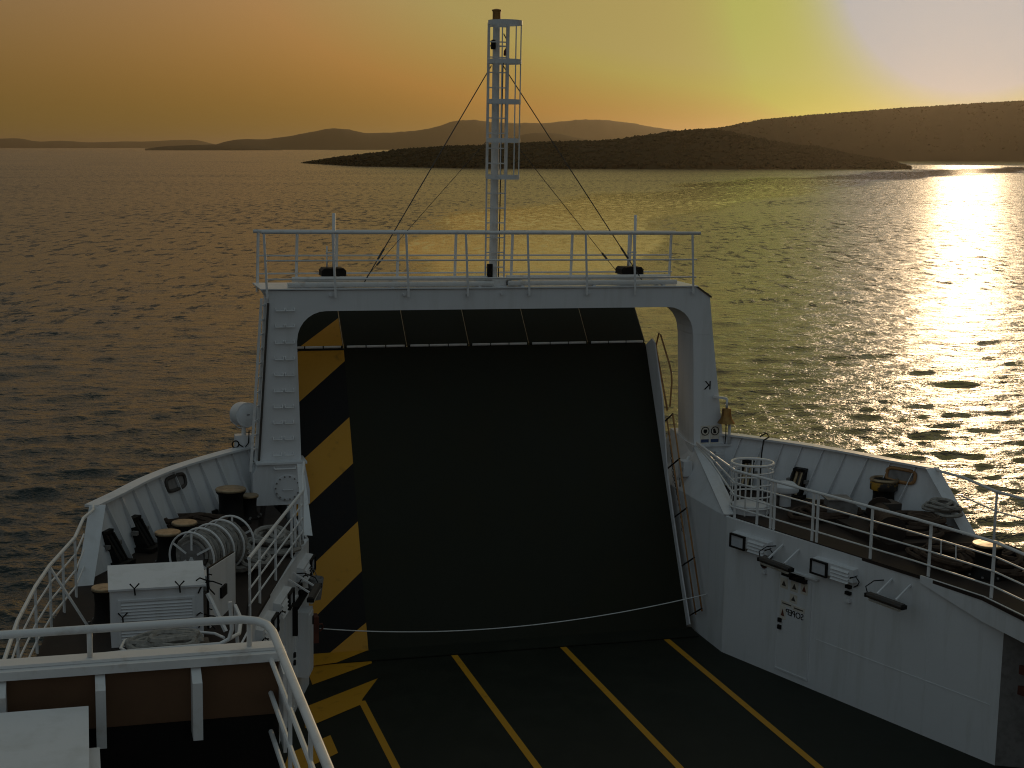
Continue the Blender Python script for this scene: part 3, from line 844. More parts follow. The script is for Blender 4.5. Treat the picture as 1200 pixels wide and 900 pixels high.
# ladder up the outer side of the left column
t = thing('column_ladder', 'white ladder running up the outer side of the left gantry column', 'ladder', (3.45, 30.5, 3.7))
a0, b0 = V3((3.36, 30.52, 3.5)), V3((3.60, 30.52, 6.98))
for dx, dy in ((-.09, -.12), (.02, .08)):
    part('stile', MB().bar(a0 + V3((dx, dy, 0)), b0 + V3((dx, dy, 0)), .05, .05), 'rail', t)
for k in range(12):
    p = a0.lerp(b0, (k + .5) / 12)
    part('rung', MB().bar(p + V3((-.09, -.12, 0)), p + V3((.02, .08, 0)), .03, .03), 'rail', t)
part('cable_run', MB().tube([a0 + V3((.07, -.05, 0)), b0 + V3((.05, -.05, -.1))], .025, 6), 'darkgrey', t)

# safety signs and the bell
for x, lab, kind in ((13.10, 'round black and white safety sign on right column, left of the pair', 0), (13.33, 'round black and white safety sign on right column, below the bell', 1)):
    t = thing('safety_sign', lab, 'sign', (x, gy0, 3.95))
    d = part('sign_plate', MB().box(x - .105, x + .105, gy0 - .008, gy0 - .002, 3.70, 4.10), 'plate', t)
    d = part('sign_disc', MB().lathe((x, gy0 - .0085, 3.98), [(.098, 0), (.098, .004)], 20, (0, -1, 0)), 'black', t)
    part('sign_face', MB().lathe((x, gy0 - .013, 3.98), [(.078, 0), (.078, .003)], 20, (0, -1, 0)), 'plate', d)
    if kind == 0:
        part('sign_symbol', MB().prism([(x - .04, gy0 - .0165, 4.02), (x + .04, gy0 - .0165, 4.02), (x + .045, gy0 - .0165, 3.96), (x, gy0 - .0165, 3.925), (x - .045, gy0 - .0165, 3.96)], (0, -.003, 0)), 'black', d)
    else:
        part('sign_symbol', MB().prism([(x - .05, gy0 - .0165, 4.03), (x - .005, gy0 - .0165, 4.035), (x + .02, gy0 - .0165, 3.97), (x + .03, gy0 - .0165, 3.93), (x - .04, gy0 - .0165, 3.93)], (0, -.003, 0)), 'black', d)
    part('sign_caption', MB().box(x - .09, x + .09, gy0 - .012, gy0 - .0085, 3.73, 3.80), 'blue', t)
t = thing('ship_bell', 'brass ship bell hanging from a white bracket on the right gantry column', 'bell', (13.5, 30.3, 4.25))
part('bracket', MB().bar((13.25, 30.46, 4.75), (13.50, 30.30, 4.72), .06, .05), 'rail', t)
part('hanger', MB().tube([(13.5, 30.3, 4.72), (13.5, 30.3, 4.52)], .028, 8), 'rail', t, True)
part('bell_body', MB().lathe((13.5, 30.3, 4.52), [(.02, .0), (.085, -.01), (.10, -.05), (.105, -.16), (.13, -.24), (.185, -.32), (.19, -.34), (.17, -.335)], 22), 'brass', t, True)
part('clapper', MB().lathe((13.5, 30.3, 4.15), [(.01, .2), (.012, .03), (.03, .0), (.01, -.03)], 8), 'darkgrey', t, True)
part('bell_rope', MB().tube([(13.5, 30.3, 4.12), (13.51, 30.31, 3.9), (13.49, 30.3, 3.72)], .012, 6), 'black', t, True)
single('bell_post', MB().tube([(13.62, 30.38, 3.70), (13.62, 30.38, 4.2)], .035, 8), 'rail', 'short white pipe post standing right under the bell', 'post', (13.62, 30.38, 3.7), smooth=True)

# gantry railings
def gantry_rail(y, xs, zt, label, lean):
    t = thing('gantry_railing', label, 'railing', (CX, y, 7.1), 'railings along the top of the gantry')
    part('top_rail', MB().tube([(3.52, y, zt), (12.80, y, zt)], .036, 8), 'rail', t, True)
    for z in (7.16 + .56, 7.16 + .19):
        part('mid_rail', MB().tube([(3.58, y, z), (12.74, y, z)], .019, 6), 'rail', t, True)
    for x in xs:
        part('post', MB().bar((x, y, zt - .02), (x + lean, y - .02, 6.98), .04, .045), 'rail', t)
    return t
gantry_rail(30.44, [3.57, 4.93, 6.42, 7.66, 8.97, 10.23, 11.30, 12.62], 8.28, 'front white pipe railing on top of the gantry, nearest the camera', .06)
gantry_rail(31.85, [3.62, 4.42, 5.25, 6.55, 7.80, 9.05, 10.4, 11.75, 12.70], 8.22, 'rear white pipe railing on top of the gantry, seaward side', -.03)
for x0, x1, z, y, lab in ((4.16, 8.30, 7.32, 30.75, 'upper white pipe on the gantry top left of the mast'), (4.05, 8.30, 7.22, 30.60, 'lower white pipe on the gantry top left of the mast'),
                          (8.62, 12.25, 7.33, 30.75, 'upper white pipe on the gantry top right of the mast'), (8.62, 12.35, 7.23, 30.60, 'lower white pipe on the gantry top right of the mast')):
    t = thing('service_pipe', lab, 'pipe', (x0, y, z), 'service pipes along the gantry top')
    part('pipe', MB().tube([(x0, y, z), (x1, y, z)], .055, 10), 'rail', t, True)
    for x in (x0 + .3, (x0 + x1) / 2, x1 - .3):
        part('pipe_saddle', MB().box(x - .03, x + .03, y - .06, y + .06, 7.16, z - .045), 'white', t)
for x, lab in ((5.05, 'dark horn box on white foot on the left part of gantry top'), (11.50, 'dark horn box on white foot on the right part of gantry top')):
    t = thing('signal_horn', lab, 'horn', (x, 31.2, 7.16), 'dark horn boxes on the gantry')
    part('foot', MB().box(x - .22, x + .22, 31.1, 31.35, 7.16, 7.36), 'white', t)
    part('horn_body', MB().prism([(x - .25, 31.0, 7.36), (x + .25, 31.0, 7.36), (x + .25, 31.0, 7.47), (x + .20, 31.0, 7.52), (x - .20, 31.0, 7.52), (x - .25, 31.0, 7.47)], (0, .4, 0)), 'black', t)
    part('horn_mouth', MB().lathe((x + .08, 31.0, 7.44), [(.05, 0), (.085, .04), (.07, .04)], 14, (0, -1, 0)), 'black', t, True)
for x, z1, lab in ((5.10, 8.62, 'thin white aerial pole beside the left horn box'), (11.66, 8.62, 'thin white aerial pole beside the right horn box')):
    t = thing('aerial_pole', lab, 'aerial', (x, 31.35, 7.16), 'aerial poles on the gantry')
    part('pole', MB().tube([(x, 31.35, 7.16), (x, 31.35, z1)], .032, 8), 'rail', t, True)
    part('side_tube', MB().tube([(x - .14, 31.36, 7.4), (x - .14, 31.36, 8.2 if x > 8 else 7.95)], .018, 6), 'rail', t, True)
    part('clamp', MB().box(x - .16, x + .04, 31.33, 31.39, 7.80, 7.83), 'rail', t)

# mast with ladder and safety hoops
MX, MY = 8.385, 30.95
mast = thing('signal_mast', 'slim white mast with ladder and safety hoops rising from the gantry', 'mast', (MX, MY, 7.16))
part('mast_pole', MB().tube([(MX, MY, 7.16), (MX, MY, 9.6), (MX - .01, MY, 12.58)], [.09, .082, .072], 14), 'rail', mast, True)
part('mast_foot', MB().prism([(MX - .22, MY - .2, 7.16), (MX + .26, MY - .2, 7.16), (MX + .26, MY - .2, 7.34), (MX - .22, MY - .2, 7.34)], (0, .45, 0)), 'rail', mast)
for x, w in ((8.17, .03), (8.57, .045)):
    part('ladder_stile', MB().bar((x, MY - .17, 7.2), (x, MY - .17, 9.4), .035, .03), 'rail', mast)
    part('ladder_stile', MB().bar((x, MY - .17, 9.4), (x, MY - .17, 12.5), .095 if x > 8.5 else .03, .05), 'rail', mast)
for k in range(17):
    z = 7.55 + k * .305
    part('ladder_rung', MB().bar((8.17, MY - .17, z), (8.57, MY - .17, z), .024, .024), 'rail', mast)
for z in (9.41, 10.15, 10.93, 11.73, 12.50):
    m = MB()
    n = 26; ring_o = []; 
    for k in range(n):
        a = 2 * math.pi * k / n
        ring_o.append((8.475 + .345 * math.cos(a), MY - .30 + .36 * math.sin(a)))
    vs = []; fs = []
    for k, (x, y) in enumerate(ring_o):
        dx, dy = x - 8.475, y - (MY - .30)
        for sc in (1, .955):
            for dz in (-.045, .045): vs.append((8.475 + dx * sc, MY - .30 + dy * sc, z + dz))
    for k in range(n):
        a, b = k * 4, ((k + 1) % n) * 4
        fs += [(a, b, b + 1, a + 1), (a + 2, a + 3, b + 3, b + 2), (a + 1, b + 1, b + 3, a + 3), (a, a + 2, b + 2, b)]
    part('safety_hoop', m.add(vs, fs), 'rail', mast)
for a in (0, 65, 180, 115, -90):
    x = 8.475 + .338 * math.cos(math.radians(a)); y = MY - .30 - .353 * math.sin(math.radians(a))
    if a == -90: continue
    part('hoop_strap', MB().bar((x, y, 9.38), (x, y, 12.5), .02, .02), 'rail', mast)
part('mast_lamp', MB().lathe((MX - .01, MY, 12.56), [(.085, 0), (.085, .18), (.10, .19), (.10, .215), (.03, .235)], 16), 'brass', mast, True)
part('lamp_bracket', MB().bar((8.2, MY - .05, 12.05), (8.6, MY - .05, 12.05), .03, .03), 'rail', mast)
part('mast_light', MB().lathe((8.28, MY - .12, 11.98), [(.05, 0), (.055, .05), (.05, .17), (.02, .19)], 12), 'black', mast, True)
part('mast_light', MB().lathe((8.54, MY - .10, 11.86), [(.03, 0), (.035, .02), (.03, .1), (.01, .12)], 10), 'rust', mast, True)
part('mast_cable', MB().tube([(8.5, MY - .1, 12.3), (8.6, MY - .15, 12.1), (8.52, MY - .1, 11.95), (8.62, MY - .14, 11.8), (8.5, MY - .1, 11.7), (8.48, MY - .08, 7.3)], .012, 5), 'wire', mast, True)
part('junction_box', MB().box(8.20, 8.30, MY - .28, MY - .18, 7.35, 7.62), 'black', mast)
for p, q, r, lab in (((8.28, MY, 11.66), (5.55, 30.62, 7.18), .011, 'upper left stay wire from mast to gantry top'),
                     ((8.53, MY, 11.66), (11.63, 30.62, 7.20), .011, 'upper right stay wire from mast to gantry top'),
                     ((8.2, MY, 10.13), (5.75, 31.7, 7.18), .0065, 'thinner lower left stay wire from mast'),
                     ((8.78, MY, 10.13), (11.45, 31.7, 7.3), .0065, 'thinner lower right stay wire from mast')):
    t = thing('stay_wire', lab, 'wire', q, 'stay wires of the mast')
    part('wire', MB().tube([p, q], r, 6), 'wire', t)
    p, q = V3(p), V3(q); a = q.lerp(p, .12); b = q.lerp(p, .17)
    part('turnbuckle', MB().tube([a, b], .022, 6), 'wire', t)
single('rigging_block', MB().box(8.62, 8.84, 30.7, 30.82, 7.18, 7.26).box(8.66, 8.72, 30.72, 30.8, 7.26, 7.34), 'black', 'small black rigging block at the foot of the mast', 'block', (8.7, 30.75, 7.18))

# ---------------------------------------------------------------- forecastle decks
BT = [(12.9, 31.15), (13.5, 30.62), (14.2, 29.82), (14.75, 29.1), (15.3, 28.2), (15.78, 27.2), (16.25, 26.3)]     # bulwark top, right side
BZ = 3.87
def bnorm(i):
    a = BT[max(i - 1, 0)]; b = BT[min(i + 1, len(BT) - 1)]
    t = V3((b[0] - a[0], b[1] - a[1], 0)).normalized()
    return V3((-t.y, t.x, 0))            # outboard, away from the deck
BB = [(BT[i][0] - bnorm(i).x * .26, BT[i][1] - bnorm(i).y * .26) for i in range(len(BT))]
BEND = (16.52, 25.25)
def forecastle(side):
    inner = [(12.46, 27.60), (13.89, 22.86), (14.25, 21.45), (14.27, 12)]
    outer = [(17.5, 12), (17.35, 18.5), (17.1, 21.5), (16.9, 23.2), BEND] + [tuple(p) for p in BB[::-1]] + [(12.80, 31.3)]
    poly = [mx((x, y, FZ), side) for x, y in inner + outer]
    o = single('forecastle_deck', MB().prism(poly, (0, 0, -.06)), 'fdeck', None, None, mx((15, 26, FZ), side), kind='structure')
    # hull skin below the deck edge
    hp = [(17.5, 12)] + [(17.35, 18.5), (17.1, 21.5), (16.9, 23.2), BEND] + [tuple(p) for p in BB[::-1]] + [(12.4, 31.5)]
    m = MB()
    for k in range(len(hp) - 1):
        a, b = hp[k], hp[k + 1]
        c = [mx((a[0], a[1], FZ - .061), side), mx((b[0], b[1], FZ - .061), side), mx((b[0] * .9 + CX * .1, b[1] - .6, -3.2), side), mx((a[0] * .9 + CX * .1, a[1] - .6, -3.2), side)]
        n = len(m.v); m.v += c; m.f.append((n, n + 1, n + 2, n + 3))
    single('hull_side', m, 'hull', None, None, mx((16, 24, 0), side), kind='structure')
forecastle(1); forecastle(-1)

# ---------------------------------------------------------------- bulwarks
def catmull(pts, n):
    out = []
    P = [V3(p) for p in pts]
    for i in range(len(P) - 1):
        p0 = P[max(i - 1, 0)]; p1 = P[i]; p2 = P[i + 1]; p3 = P[min(i + 2, len(P) - 1)]
        for k in range(n):
            t = k / n
            out.append(.5 * ((2 * p1) + (p2 - p0) * t + (2 * p0 - 5 * p1 + 4 * p2 - p3) * t * t + (3 * p1 - p0 - 3 * p2 + p3) * t ** 3))
    out.append(P[-1]); return out

def bulwark(side):
    nm = 'right' if side > 0 else 'left'
    t = thing('bulwark', 'curved white bulwark with inner ribs around the %s forecastle' % nm, 'bulwark', mx((15, 29, FZ), side))
    top = catmull([(x, y, BZ) for x, y in BT], 4); bot = catmull([(x, y, FZ + .002) for x, y in BB], 4)
    n = len(top)
    nor = []
    for i in range(n):
        d = (top[min(i + 1, n - 1)] - top[max(i - 1, 0)]).normalized(); nor.append(V3((-d.y, d.x, 0)))
    m = MB()
    vs = []; fs = []
    for i in range(n):
        vs += [mx(top[i], side), mx(bot[i], side), mx(top[i] + nor[i] * .02, side), mx(bot[i] + nor[i] * .02, side)]
    for i in range(n - 1):
        a, b = i * 4, i * 4 + 4
        fs += [(a, b, b + 1, a + 1), (a + 2, a + 3, b + 3, b + 2), (a + 1, b + 1, b + 3, a + 3)]
    m.add(vs, fs)
    part('bulwark_plate', m, 'white', t)
    m = MB(); vs = []; fs = []
    for i in range(n):
        for o_, z in ((-.12, BZ + .004), (.12, BZ + .004), (.12, BZ + .045), (-.12, BZ + .045)):
            vs.append(mx(top[i] + nor[i] * o_ + V3((0, 0, z - BZ)), side))
    for i in range(n - 1):
        a, b = i * 4, i * 4 + 4
        fs += [(a + k, a + (k + 1) % 4, b + (k + 1) % 4, b + k) for k in range(4)]
    fs += [(0, 1, 2, 3), tuple((n - 1) * 4 + k for k in (3, 2, 1, 0))]
    part('cap_rail', m.add(vs, fs), 'white', t)
    # ribs, raked a little
    for i in range(2, n - 1, 2):
        j = max(i - 1, 0)
        a, b = top[i] - nor[i] * .004, bot[j] - nor[j] * .004
        b2 = bot[j] - nor[j] * .13 ; a2 = top[i] - nor[i] * .05
        e = (top[i + 1] - top[i]).normalized() * .014
        part('rib', MB().prism([mx(p, side) for p in (a, b, b2, a2)], mx(e + V3((CX, 0, 0)), side) - V3((CX, 0, 0))), 'white', t)
    # raked end with flange and gusset
    T_, B_ = top[-1], V3((BEND[0], BEND[1], FZ))
    bb = bot[-1]
    part('end_plate', MB().prism([mx(p, side) for p in (T_, bb, B_)], mx(V3((CX + .02, 0.005, 0)), side) - V3((CX, 0, 0))), 'white', t)
    m = MB()
    w = V3((-.27, .03, 0))
    m.prism([mx(p, side) for p in (T_ + V3((.03, -.03, .04)), T_ + w + V3((.03, -.03, .04)), B_ + w + V3((0, -.03, 0)), B_ + V3((0, -.03, 0)))], (0, -.02, 0))
    part('end_flange', m, 'white', t)
    g0 = T_.lerp(B_, .35)
    part('gusset', MB().prism([mx(p, side) for p in (g0 + V3((-.05, 0.05, 0)), B_ + V3((-.05, .05, 0)), B_ + V3((-.75, 1.25, 0)))], mx((CX + .02, 0, 0), side) - V3((CX, 0, 0))), 'white', t)
    # mooring port: raised oval frame with its dark opening
    i = n - 4 if side > 0 else n - 13
    c = top[i].lerp(bot[i], .22); tang = (top[i + 1] - top[i - 1]).normalized(); upv = (top[i] - bot[i]).normalized(); nn = -nor[i]
    def oval(rx, rz, d):
        return [mx(c + tang * (rx * math.copysign(abs(math.cos(a)) ** .5, math.cos(a))) + upv * (rz * math.copysign(abs(math.sin(a)) ** .5, math.sin(a))) + nn * d, side) for a in [2 * math.pi * k / 20 for k in range(20)]]
    o = part('mooring_port', MB().tube(oval(.33, .13, .03), .035, 8, True), 'darkgrey' if side < 0 else 'orange', t, True)
    part('port_shutter', MB().prism(oval(.31, .11, .006), (mx(c + nn * .012, side) - mx(c, side))), 'grey', o)
    return t
bulwark(1); bulwark(-1)

# ---------------------------------------------------------------- railings on the forecastles
def railing(name, label, line, posts, top, mids, r=.022, extra=None, group='pipe railings on the forecastle decks', pw=.055):
    t = thing(name, label, 'railing', line[len(line) // 2], group)
    part('top_rail', MB().tube([V3(p) + V3((0, 0, top)) for p in line], r + .006, 8), 'rail', t, True)
    for h in mids:
        part('mid_rail', MB().tube([V3(p) + V3((0, 0, h)) for p in line], r * .72, 6), 'rail', t, True)
    for p in posts:
        p = V3(p)
        part('post', MB().bar(p, p + V3((0, 0, top)), pw, .022, (1, .3, 0)), 'rail', t)
    if extra: extra(t)
    return t
def edge(side, a): return W(side, a, FZ - .01, -.06)
lineR = [edge(1, .12), edge(1, 1.2), edge(1, 2.5), edge(1, 3.9), edge(1, 4.75), V3((14.18, 22.0, FZ)), V3((14.36, 21.3, FZ)), V3((14.38, 19.5, FZ)), V3((14.38, 14, FZ))]
def exR(t):
    for z0, h in ((.95, 1.0), (.71, .75), (.46, .5)):
        part('sloping_rail', MB().tube([V3((12.86, 30.36, 3.70 + (h - .55) * .15)), V3((12.62, 29.0, FZ + .62 + h * .35)), edge(1, .12) + V3((0, 0, z0))], .02 if z0 < .9 else .028, 8), 'rail', t, True)
    part('rail_hook', MB().tube([V3((14.02, 22.4, FZ + .73)), V3((14.02, 22.38, FZ + .48))], .012, 6), 'rail', t)
    part('rail_hook', MB().tube([V3((14.12, 22.1, FZ + .73)), V3((14.12, 22.08, FZ + .48))], .012, 6), 'rail', t)
railing('forecastle_railing', 'white pipe railing on top of the right car deck wall', lineR,
        [edge(1, a) for a in (.16, .80, 1.18, 1.27, 2.30, 2.42, 3.76, 5.10)] + [V3((14.36, 21.35, FZ)), V3((14.38, 19.9, FZ))], .95, [.71, .46, .21], extra=exR)
lineL = [edge(-1, .25), edge(-1, 1.4), edge(-1, 2.8), edge(-1, 4.2), edge(-1, 4.95)]
def exL(t):
    part('sloping_rail', MB().tube([V3((4.12, 28.85, 3.98)), edge(-1, .25) + V3((0.02, .2, 1.12)), edge(-1, .25) + V3((0, 0, .95))], .028, 8), 'rail', t, True)
    part('gate_plate', MB().prism([V3((3.98, 28.8, 3.95)), V3((4.10, 28.8, 3.95)), V3((4.08, 27.5, FZ + .05)), V3((3.90, 27.6, FZ + .05))], (0, .03, 0)), 'rail', t)
railing('forecastle_railing', 'white pipe railing on top of the left car deck wall', lineL,
        [edge(-1, a) for a in (.3, .62, 1.05, 1.4, 2.85, 4.15, 4.9)], .95, [.71, .46, .21], extra=exL)
outL = [(0.02, 25.55, FZ + .08), (-.12, 24.6, FZ), (-.30, 23.8, FZ), (-.48, 23.0, FZ), (-.66, 21.9, FZ), (-.85, 20.3, FZ), (-.97, 18.4, FZ), (-1.02, 15, FZ)]
def exO(side):
    def f(t):
        e0 = mx(V3((16.22, 26.3, 3.9)), side)
        a = V3(outL[0]) + V3((0, 0, .97)) if side < 0 else mx(V3((2 * CX - outL[0][0], outL[0][1], FZ + 1.05)), 1)
        part('sloping_rail', MB().tube([e0, e0 + V3((0, -.25, -.02)), a], .028, 8), 'rail', t, True)
        q = V3((-.48, 23.0, FZ)) if side < 0 else mx(V3((2 * CX + .48, 23.0, FZ)), 1)
        part('brace', MB().bar(q + V3((0, 0, .95)), q + V3((.55 * -side, -.15, .0)), .05, .025), 'rail', t)
    return f
railing('forecastle_railing', 'white pipe railing on the seaward edge of the left forecastle, aft of bulwark', outL,
        [p for p in outL[1:7]], .97, [.70, .44, .18], extra=exO(-1), pw=.075)
outR = [mx(p, -1) for p in outL]
railing('forecastle_railing', 'sunlit railing on the seaward edge of the right forecastle, aft of bulwark', outR,
        [outR[1], outR[3], outR[4], outR[5], outR[6]], .97, [.60], extra=exO(1), pw=.045)

# notice board lashed to the left railing
t = thing('lashed_panel', 'white board with dark edging lashed to the left railing beside the vent cabinet', 'panel', (1.95, 22.5, FZ))
P4 = [V3((1.73, 21.95, 3.01)), V3((2.21, 23.12, 3.01)), V3((2.21, 23.12, 3.81)), V3((1.73, 21.95, 3.90))]
part('board', MB().prism(P4, (.03, -.012, 0)), 'white', t)
m = MB()
for i in range(4): m.tube([P4[i], P4[(i + 1) % 4]], .018, 6)
part('board_edging', m, 'black', t)
part('lock', MB().obox(P4[0].lerp(P4[2], .48) + V3((.03, -.02, .0)), (.05, .12, 0), (.03, -.012, 0), (0, 0, .08)), 'black', t)
for z in (3.72, 3.2):
    m = MB()
    for k in range(5):
        a = k * 1.3
        m.tube([V3((1.73, 21.93, z)), V3((1.73 + .10 * math.cos(a) - .03, 21.9, z + .12 * math.sin(a))), V3((1.73 + .2 * math.cos(a), 21.87, z + .16 * math.sin(a) - .05))], .011, 5)
    part('lashing', m, 'black', t, True)

# ---------------------------------------------------------------- deck gear
def bollard(name, c, h, r, label, topmat='steelworn', group='mooring bollards on the forecastles', worn=False):
    c = V3(c)
    t = thing(name, label, 'bollard', c, group)
    part('base_plate', MB().lathe(c, [(r * 1.55, 0), (r * 1.55, .03), (r * 1.25, .05)], 24), 'black', t, True)
    part('bollard_body', MB().lathe(c + V3((0, 0, .05)), [(r * 1.2, 0), (r * .96, .08), (r * .90, h * .5), (r * .95, h * .78), (r * 1.12, h * .86), (r * 1.15, h - .055)], 26), 'black', t, True)
    if not worn:
        part('bollard_top', MB().lathe(c + V3((0, 0, h)), [(r * 1.16, -.005), (r * 1.18, .02), (r * 1.12, .035), (r * .3, .04)], 26), topmat, t, True)
    else:
        part('bollard_rim', MB().ring(c + V3((0, 0, h + .0)), r * 1.10, .035, (0, 0, 1), 28, 6), topmat, t, True)
        part('bollard_band', MB().lathe(c + V3((0, 0, h - .2)), [(r * 1.16, 0), (r * 1.18, .02), (r * 1.18, .15), (r * 1.12, .17)], 26), 'wornyellow', t, True)
        part('bollard_cap', MB().lathe(c + V3((0, 0, h - .05)), [(r * 1.0, 0), (r * 1.0, .02), (r * .2, .025)], 24), 'black', t, True)
    for k in range(8):
        a = 2 * math.pi * k / 8
        part('bolt', MB().lathe(c + V3((r * 1.4 * math.cos(a), r * 1.4 * math.sin(a), .03)), [(.022, 0), (.022, .03)], 6), 'grey', t)
bollard('mooring_bollard', (2.74, 29.0, FZ), .64, .25, 'largest black bollard on left forecastle, in front of the gantry column')
bollard('mooring_bollard', (3.12, 29.35, FZ), .42, .16, 'small black bollard beside the largest one at the left gantry column')
bollard('mooring_bollard', (1.72, 26.75, FZ), .58, .19, 'black bollard with worn top, front one of the left pair by the rope reel')
bollard('mooring_bollard', (1.40, 26.15, FZ), .57, .19, 'black bollard with worn top, nearer one of the left pair, behind vent cabinet')
bollard('mooring_bollard', (0.30, 23.05, FZ), .55, .17, 'black bollard whose worn top peeks out left of the vent cabinet')
bollard('mooring_bollard', (15.55, 27.05, FZ), .72, .235, 'tall black bollard with yellow band on the right forecastle', worn=True)
bollard('mooring_bollard', (15.05, 22.55, FZ), .55, .24, 'dark bollard at the right edge of the photo behind the railing')

def fairlead(c, tang, label, side):
    """roller fairlead: black frame with two upright rollers"""
    c = V3(c); tg = V3(tang).normalized(); n = V3((-tg.y, tg.x, 0))
    lean = n * .30
    t = thing('roller_fairlead', label, 'fairlead', c, 'roller fairleads at the bulwarks')
    for s in (-1, 1):
        part('frame_side', MB().prism([c + tg * (.10 * s) - n * .12, c + tg * (.10 * s) + n * .12, c + tg * (.10 * s) + n * .12 + V3((0, 0, .54)) + lean, c + tg * (.10 * s) - n * .12 + V3((0, 0, .54)) + lean], tg * .035 * s), 'black', t)
    part('frame_top', MB().obox(c + lean + V3((0, 0, .57)), tg * .14, n * .10, (0, 0, .03)), 'black', t)
    part('frame_base', MB().obox(c + V3((0, 0, .04)), tg * .2, n * .17, (0, 0, .04)), 'black', t)
    for s in (-.5, .5):
        part('roller', MB().tube([c + tg * (.12 * s) + V3((0, 0, .08)) - n * .03, c + tg * (.12 * s) + V3((0, 0, .54)) - n * .03 + lean], .04, 12), 'steelworn' if side > 0 else 'black', t, True)
    for s in (-1, 1):
        part('clamp_ear', MB().obox(c + tg * (.20 * s) + V3((0, 0, .35)) + lean * .5, tg * .04, n * .05, (0, 0, .035)), 'grey', t)
fairlead((.62, 26.35, FZ), (.5, .87, 0), 'black roller fairlead on left bulwark nearest the outer railing', -1)
fairlead((1.12, 27.25, FZ), (.5, .87, 0), 'black roller fairlead on left bulwark behind the pair of bollards', -1)
fairlead((2.48, 29.95, FZ), (.7, .7, 0), 'black roller fairlead on left bulwark beside the largest bollard', -1)
fairlead((13.75, 29.75, FZ), (.75, -.66, 0), 'roller fairlead on right bulwark seen through the round white cage', 1)
fairlead((14.42, 28.75, FZ), (.62, -.78, 0), 'roller fairlead on right bulwark between the cage and the tall bollard', 1)

def rope_coil(pts_fn, r, n): pass
def heap(name, c, rx, ry, h, r, loops, label, mat, seed, cat='rope', group=None, flat=False):
    """mooring rope dropped in loose overlapping loops"""
    rnd = random.Random(seed)
    pts = []
    c = V3(c); N = 15
    for l in range(loops):
        f = l / max(1, loops - 1)
        ox, oy = (rnd.gauss(0, .22) * rx, rnd.gauss(0, .22) * ry) if not flat else (rnd.gauss(0, .04), rnd.gauss(0, .04))
        s = rnd.uniform(.45, .95) * (1 - .35 * f) if not flat else 1 - .6 * (l % 6) / 6
        ph = rnd.uniform(0, 6.28)
        for k in range(N):
            a = 2 * math.pi * k / N + .2 * rnd.random()
            w = 1 + .18 * math.sin(3 * a + ph) * (0 if flat else 1)
            x = ox + rx * s * w * math.cos(a); y = oy + ry * s * w * math.sin(a)
            z = r + h * f * (1 - .45 * min(1, math.hypot(x / rx, y / ry))) + rnd.uniform(0, r * .8)
            pts.append(c + V3((x, y, z)))
    sm = [(pts[max(i - 1, 0)] + pts[i] * 2 + pts[min(i + 1, len(pts) - 1)]) / 4 for i in range(len(pts))]
    return single(name, MB().tube(sm, r, 6), mat, label, cat, c, group, smooth=True)
RG = 'mooring ropes lying on the forecastles'
heap('mooring_rope', (2.05, 28.3, FZ), .62, .5, .30, .05, 9, 'dark rope heap between the largest bollard and the left bulwark', 'ropebrown', 1, group=RG)
heap('mooring_rope', (3.25, 27.0, FZ), .55, .75, .32, .042, 10, 'grey rope heap behind the left railing next to the rope reel', 'rope', 2, group=RG)
heap('mooring_rope', (2.75, 25.7, FZ), .38, .5, .22, .04, 7, 'small grey rope heap under the right end of the rope reel', 'rope', 3, group=RG)
heap('mooring_rope', (14.25, 27.1, FZ), .75, .6, .22, .05, 8, 'brown rope coil on right forecastle left of the tall bollard', 'ropebrown', 4, group=RG)
heap('mooring_rope', (15.2, 25.3, FZ), .9, .7, .42, .05, 13, 'big dark brown rope heap on the right forecastle below the tall bollard', 'ropebrown', 5, group=RG)
heap('mooring_rope', (15.95, 25.55, FZ + .35), .42, .42, .25, .035, 9, 'pale grey rope tangle hanging by the end of the right bulwark', 'rope', 6, group=RG)
heap('mooring_rope', (14.75, 23.3, FZ), .42, .8, .30, .042, 10, 'dull brown rope heap close behind the right railing', 'ropebrown', 8, group=RG)
heap('mooring_rope', (15.5, 22.9, FZ), .7, .9, .35, .05, 11, 'brown rope heap at the right edge of the photo beside the dark bollard', 'ropebrown', 9, group=RG)

# low hatch / winch bed on the right forecastle, rust brown
t = thing('mooring_winch', 'low rust brown mooring winch on the right forecastle among ropes', 'winch', (14.7, 25.2, FZ))
part('winch_bed', MB().box(14.15, 15.35, 24.35, 26.35, FZ + .002, FZ + .14), 'fdeck', t)
part('winch_drum', MB().tube([(14.35, 24.6, FZ + .33), (14.95, 26.1, FZ + .33)], .17, 16), 'ropebrown', t, True)
for s in (0, 1):
    c = V3((14.35, 24.6, FZ + .33)).lerp(V3((14.95, 26.1, FZ + .33)), s)
    part('drum_flange', MB().lathe(c, [(.27, -.02), (.27, .02)], 20, (.37, .93, 0)), 'fdeck', t, True)
part('winch_motor', MB().box(14.95, 15.3, 25.9, 26.3, FZ + .14, FZ + .5), 'darkgrey', t)
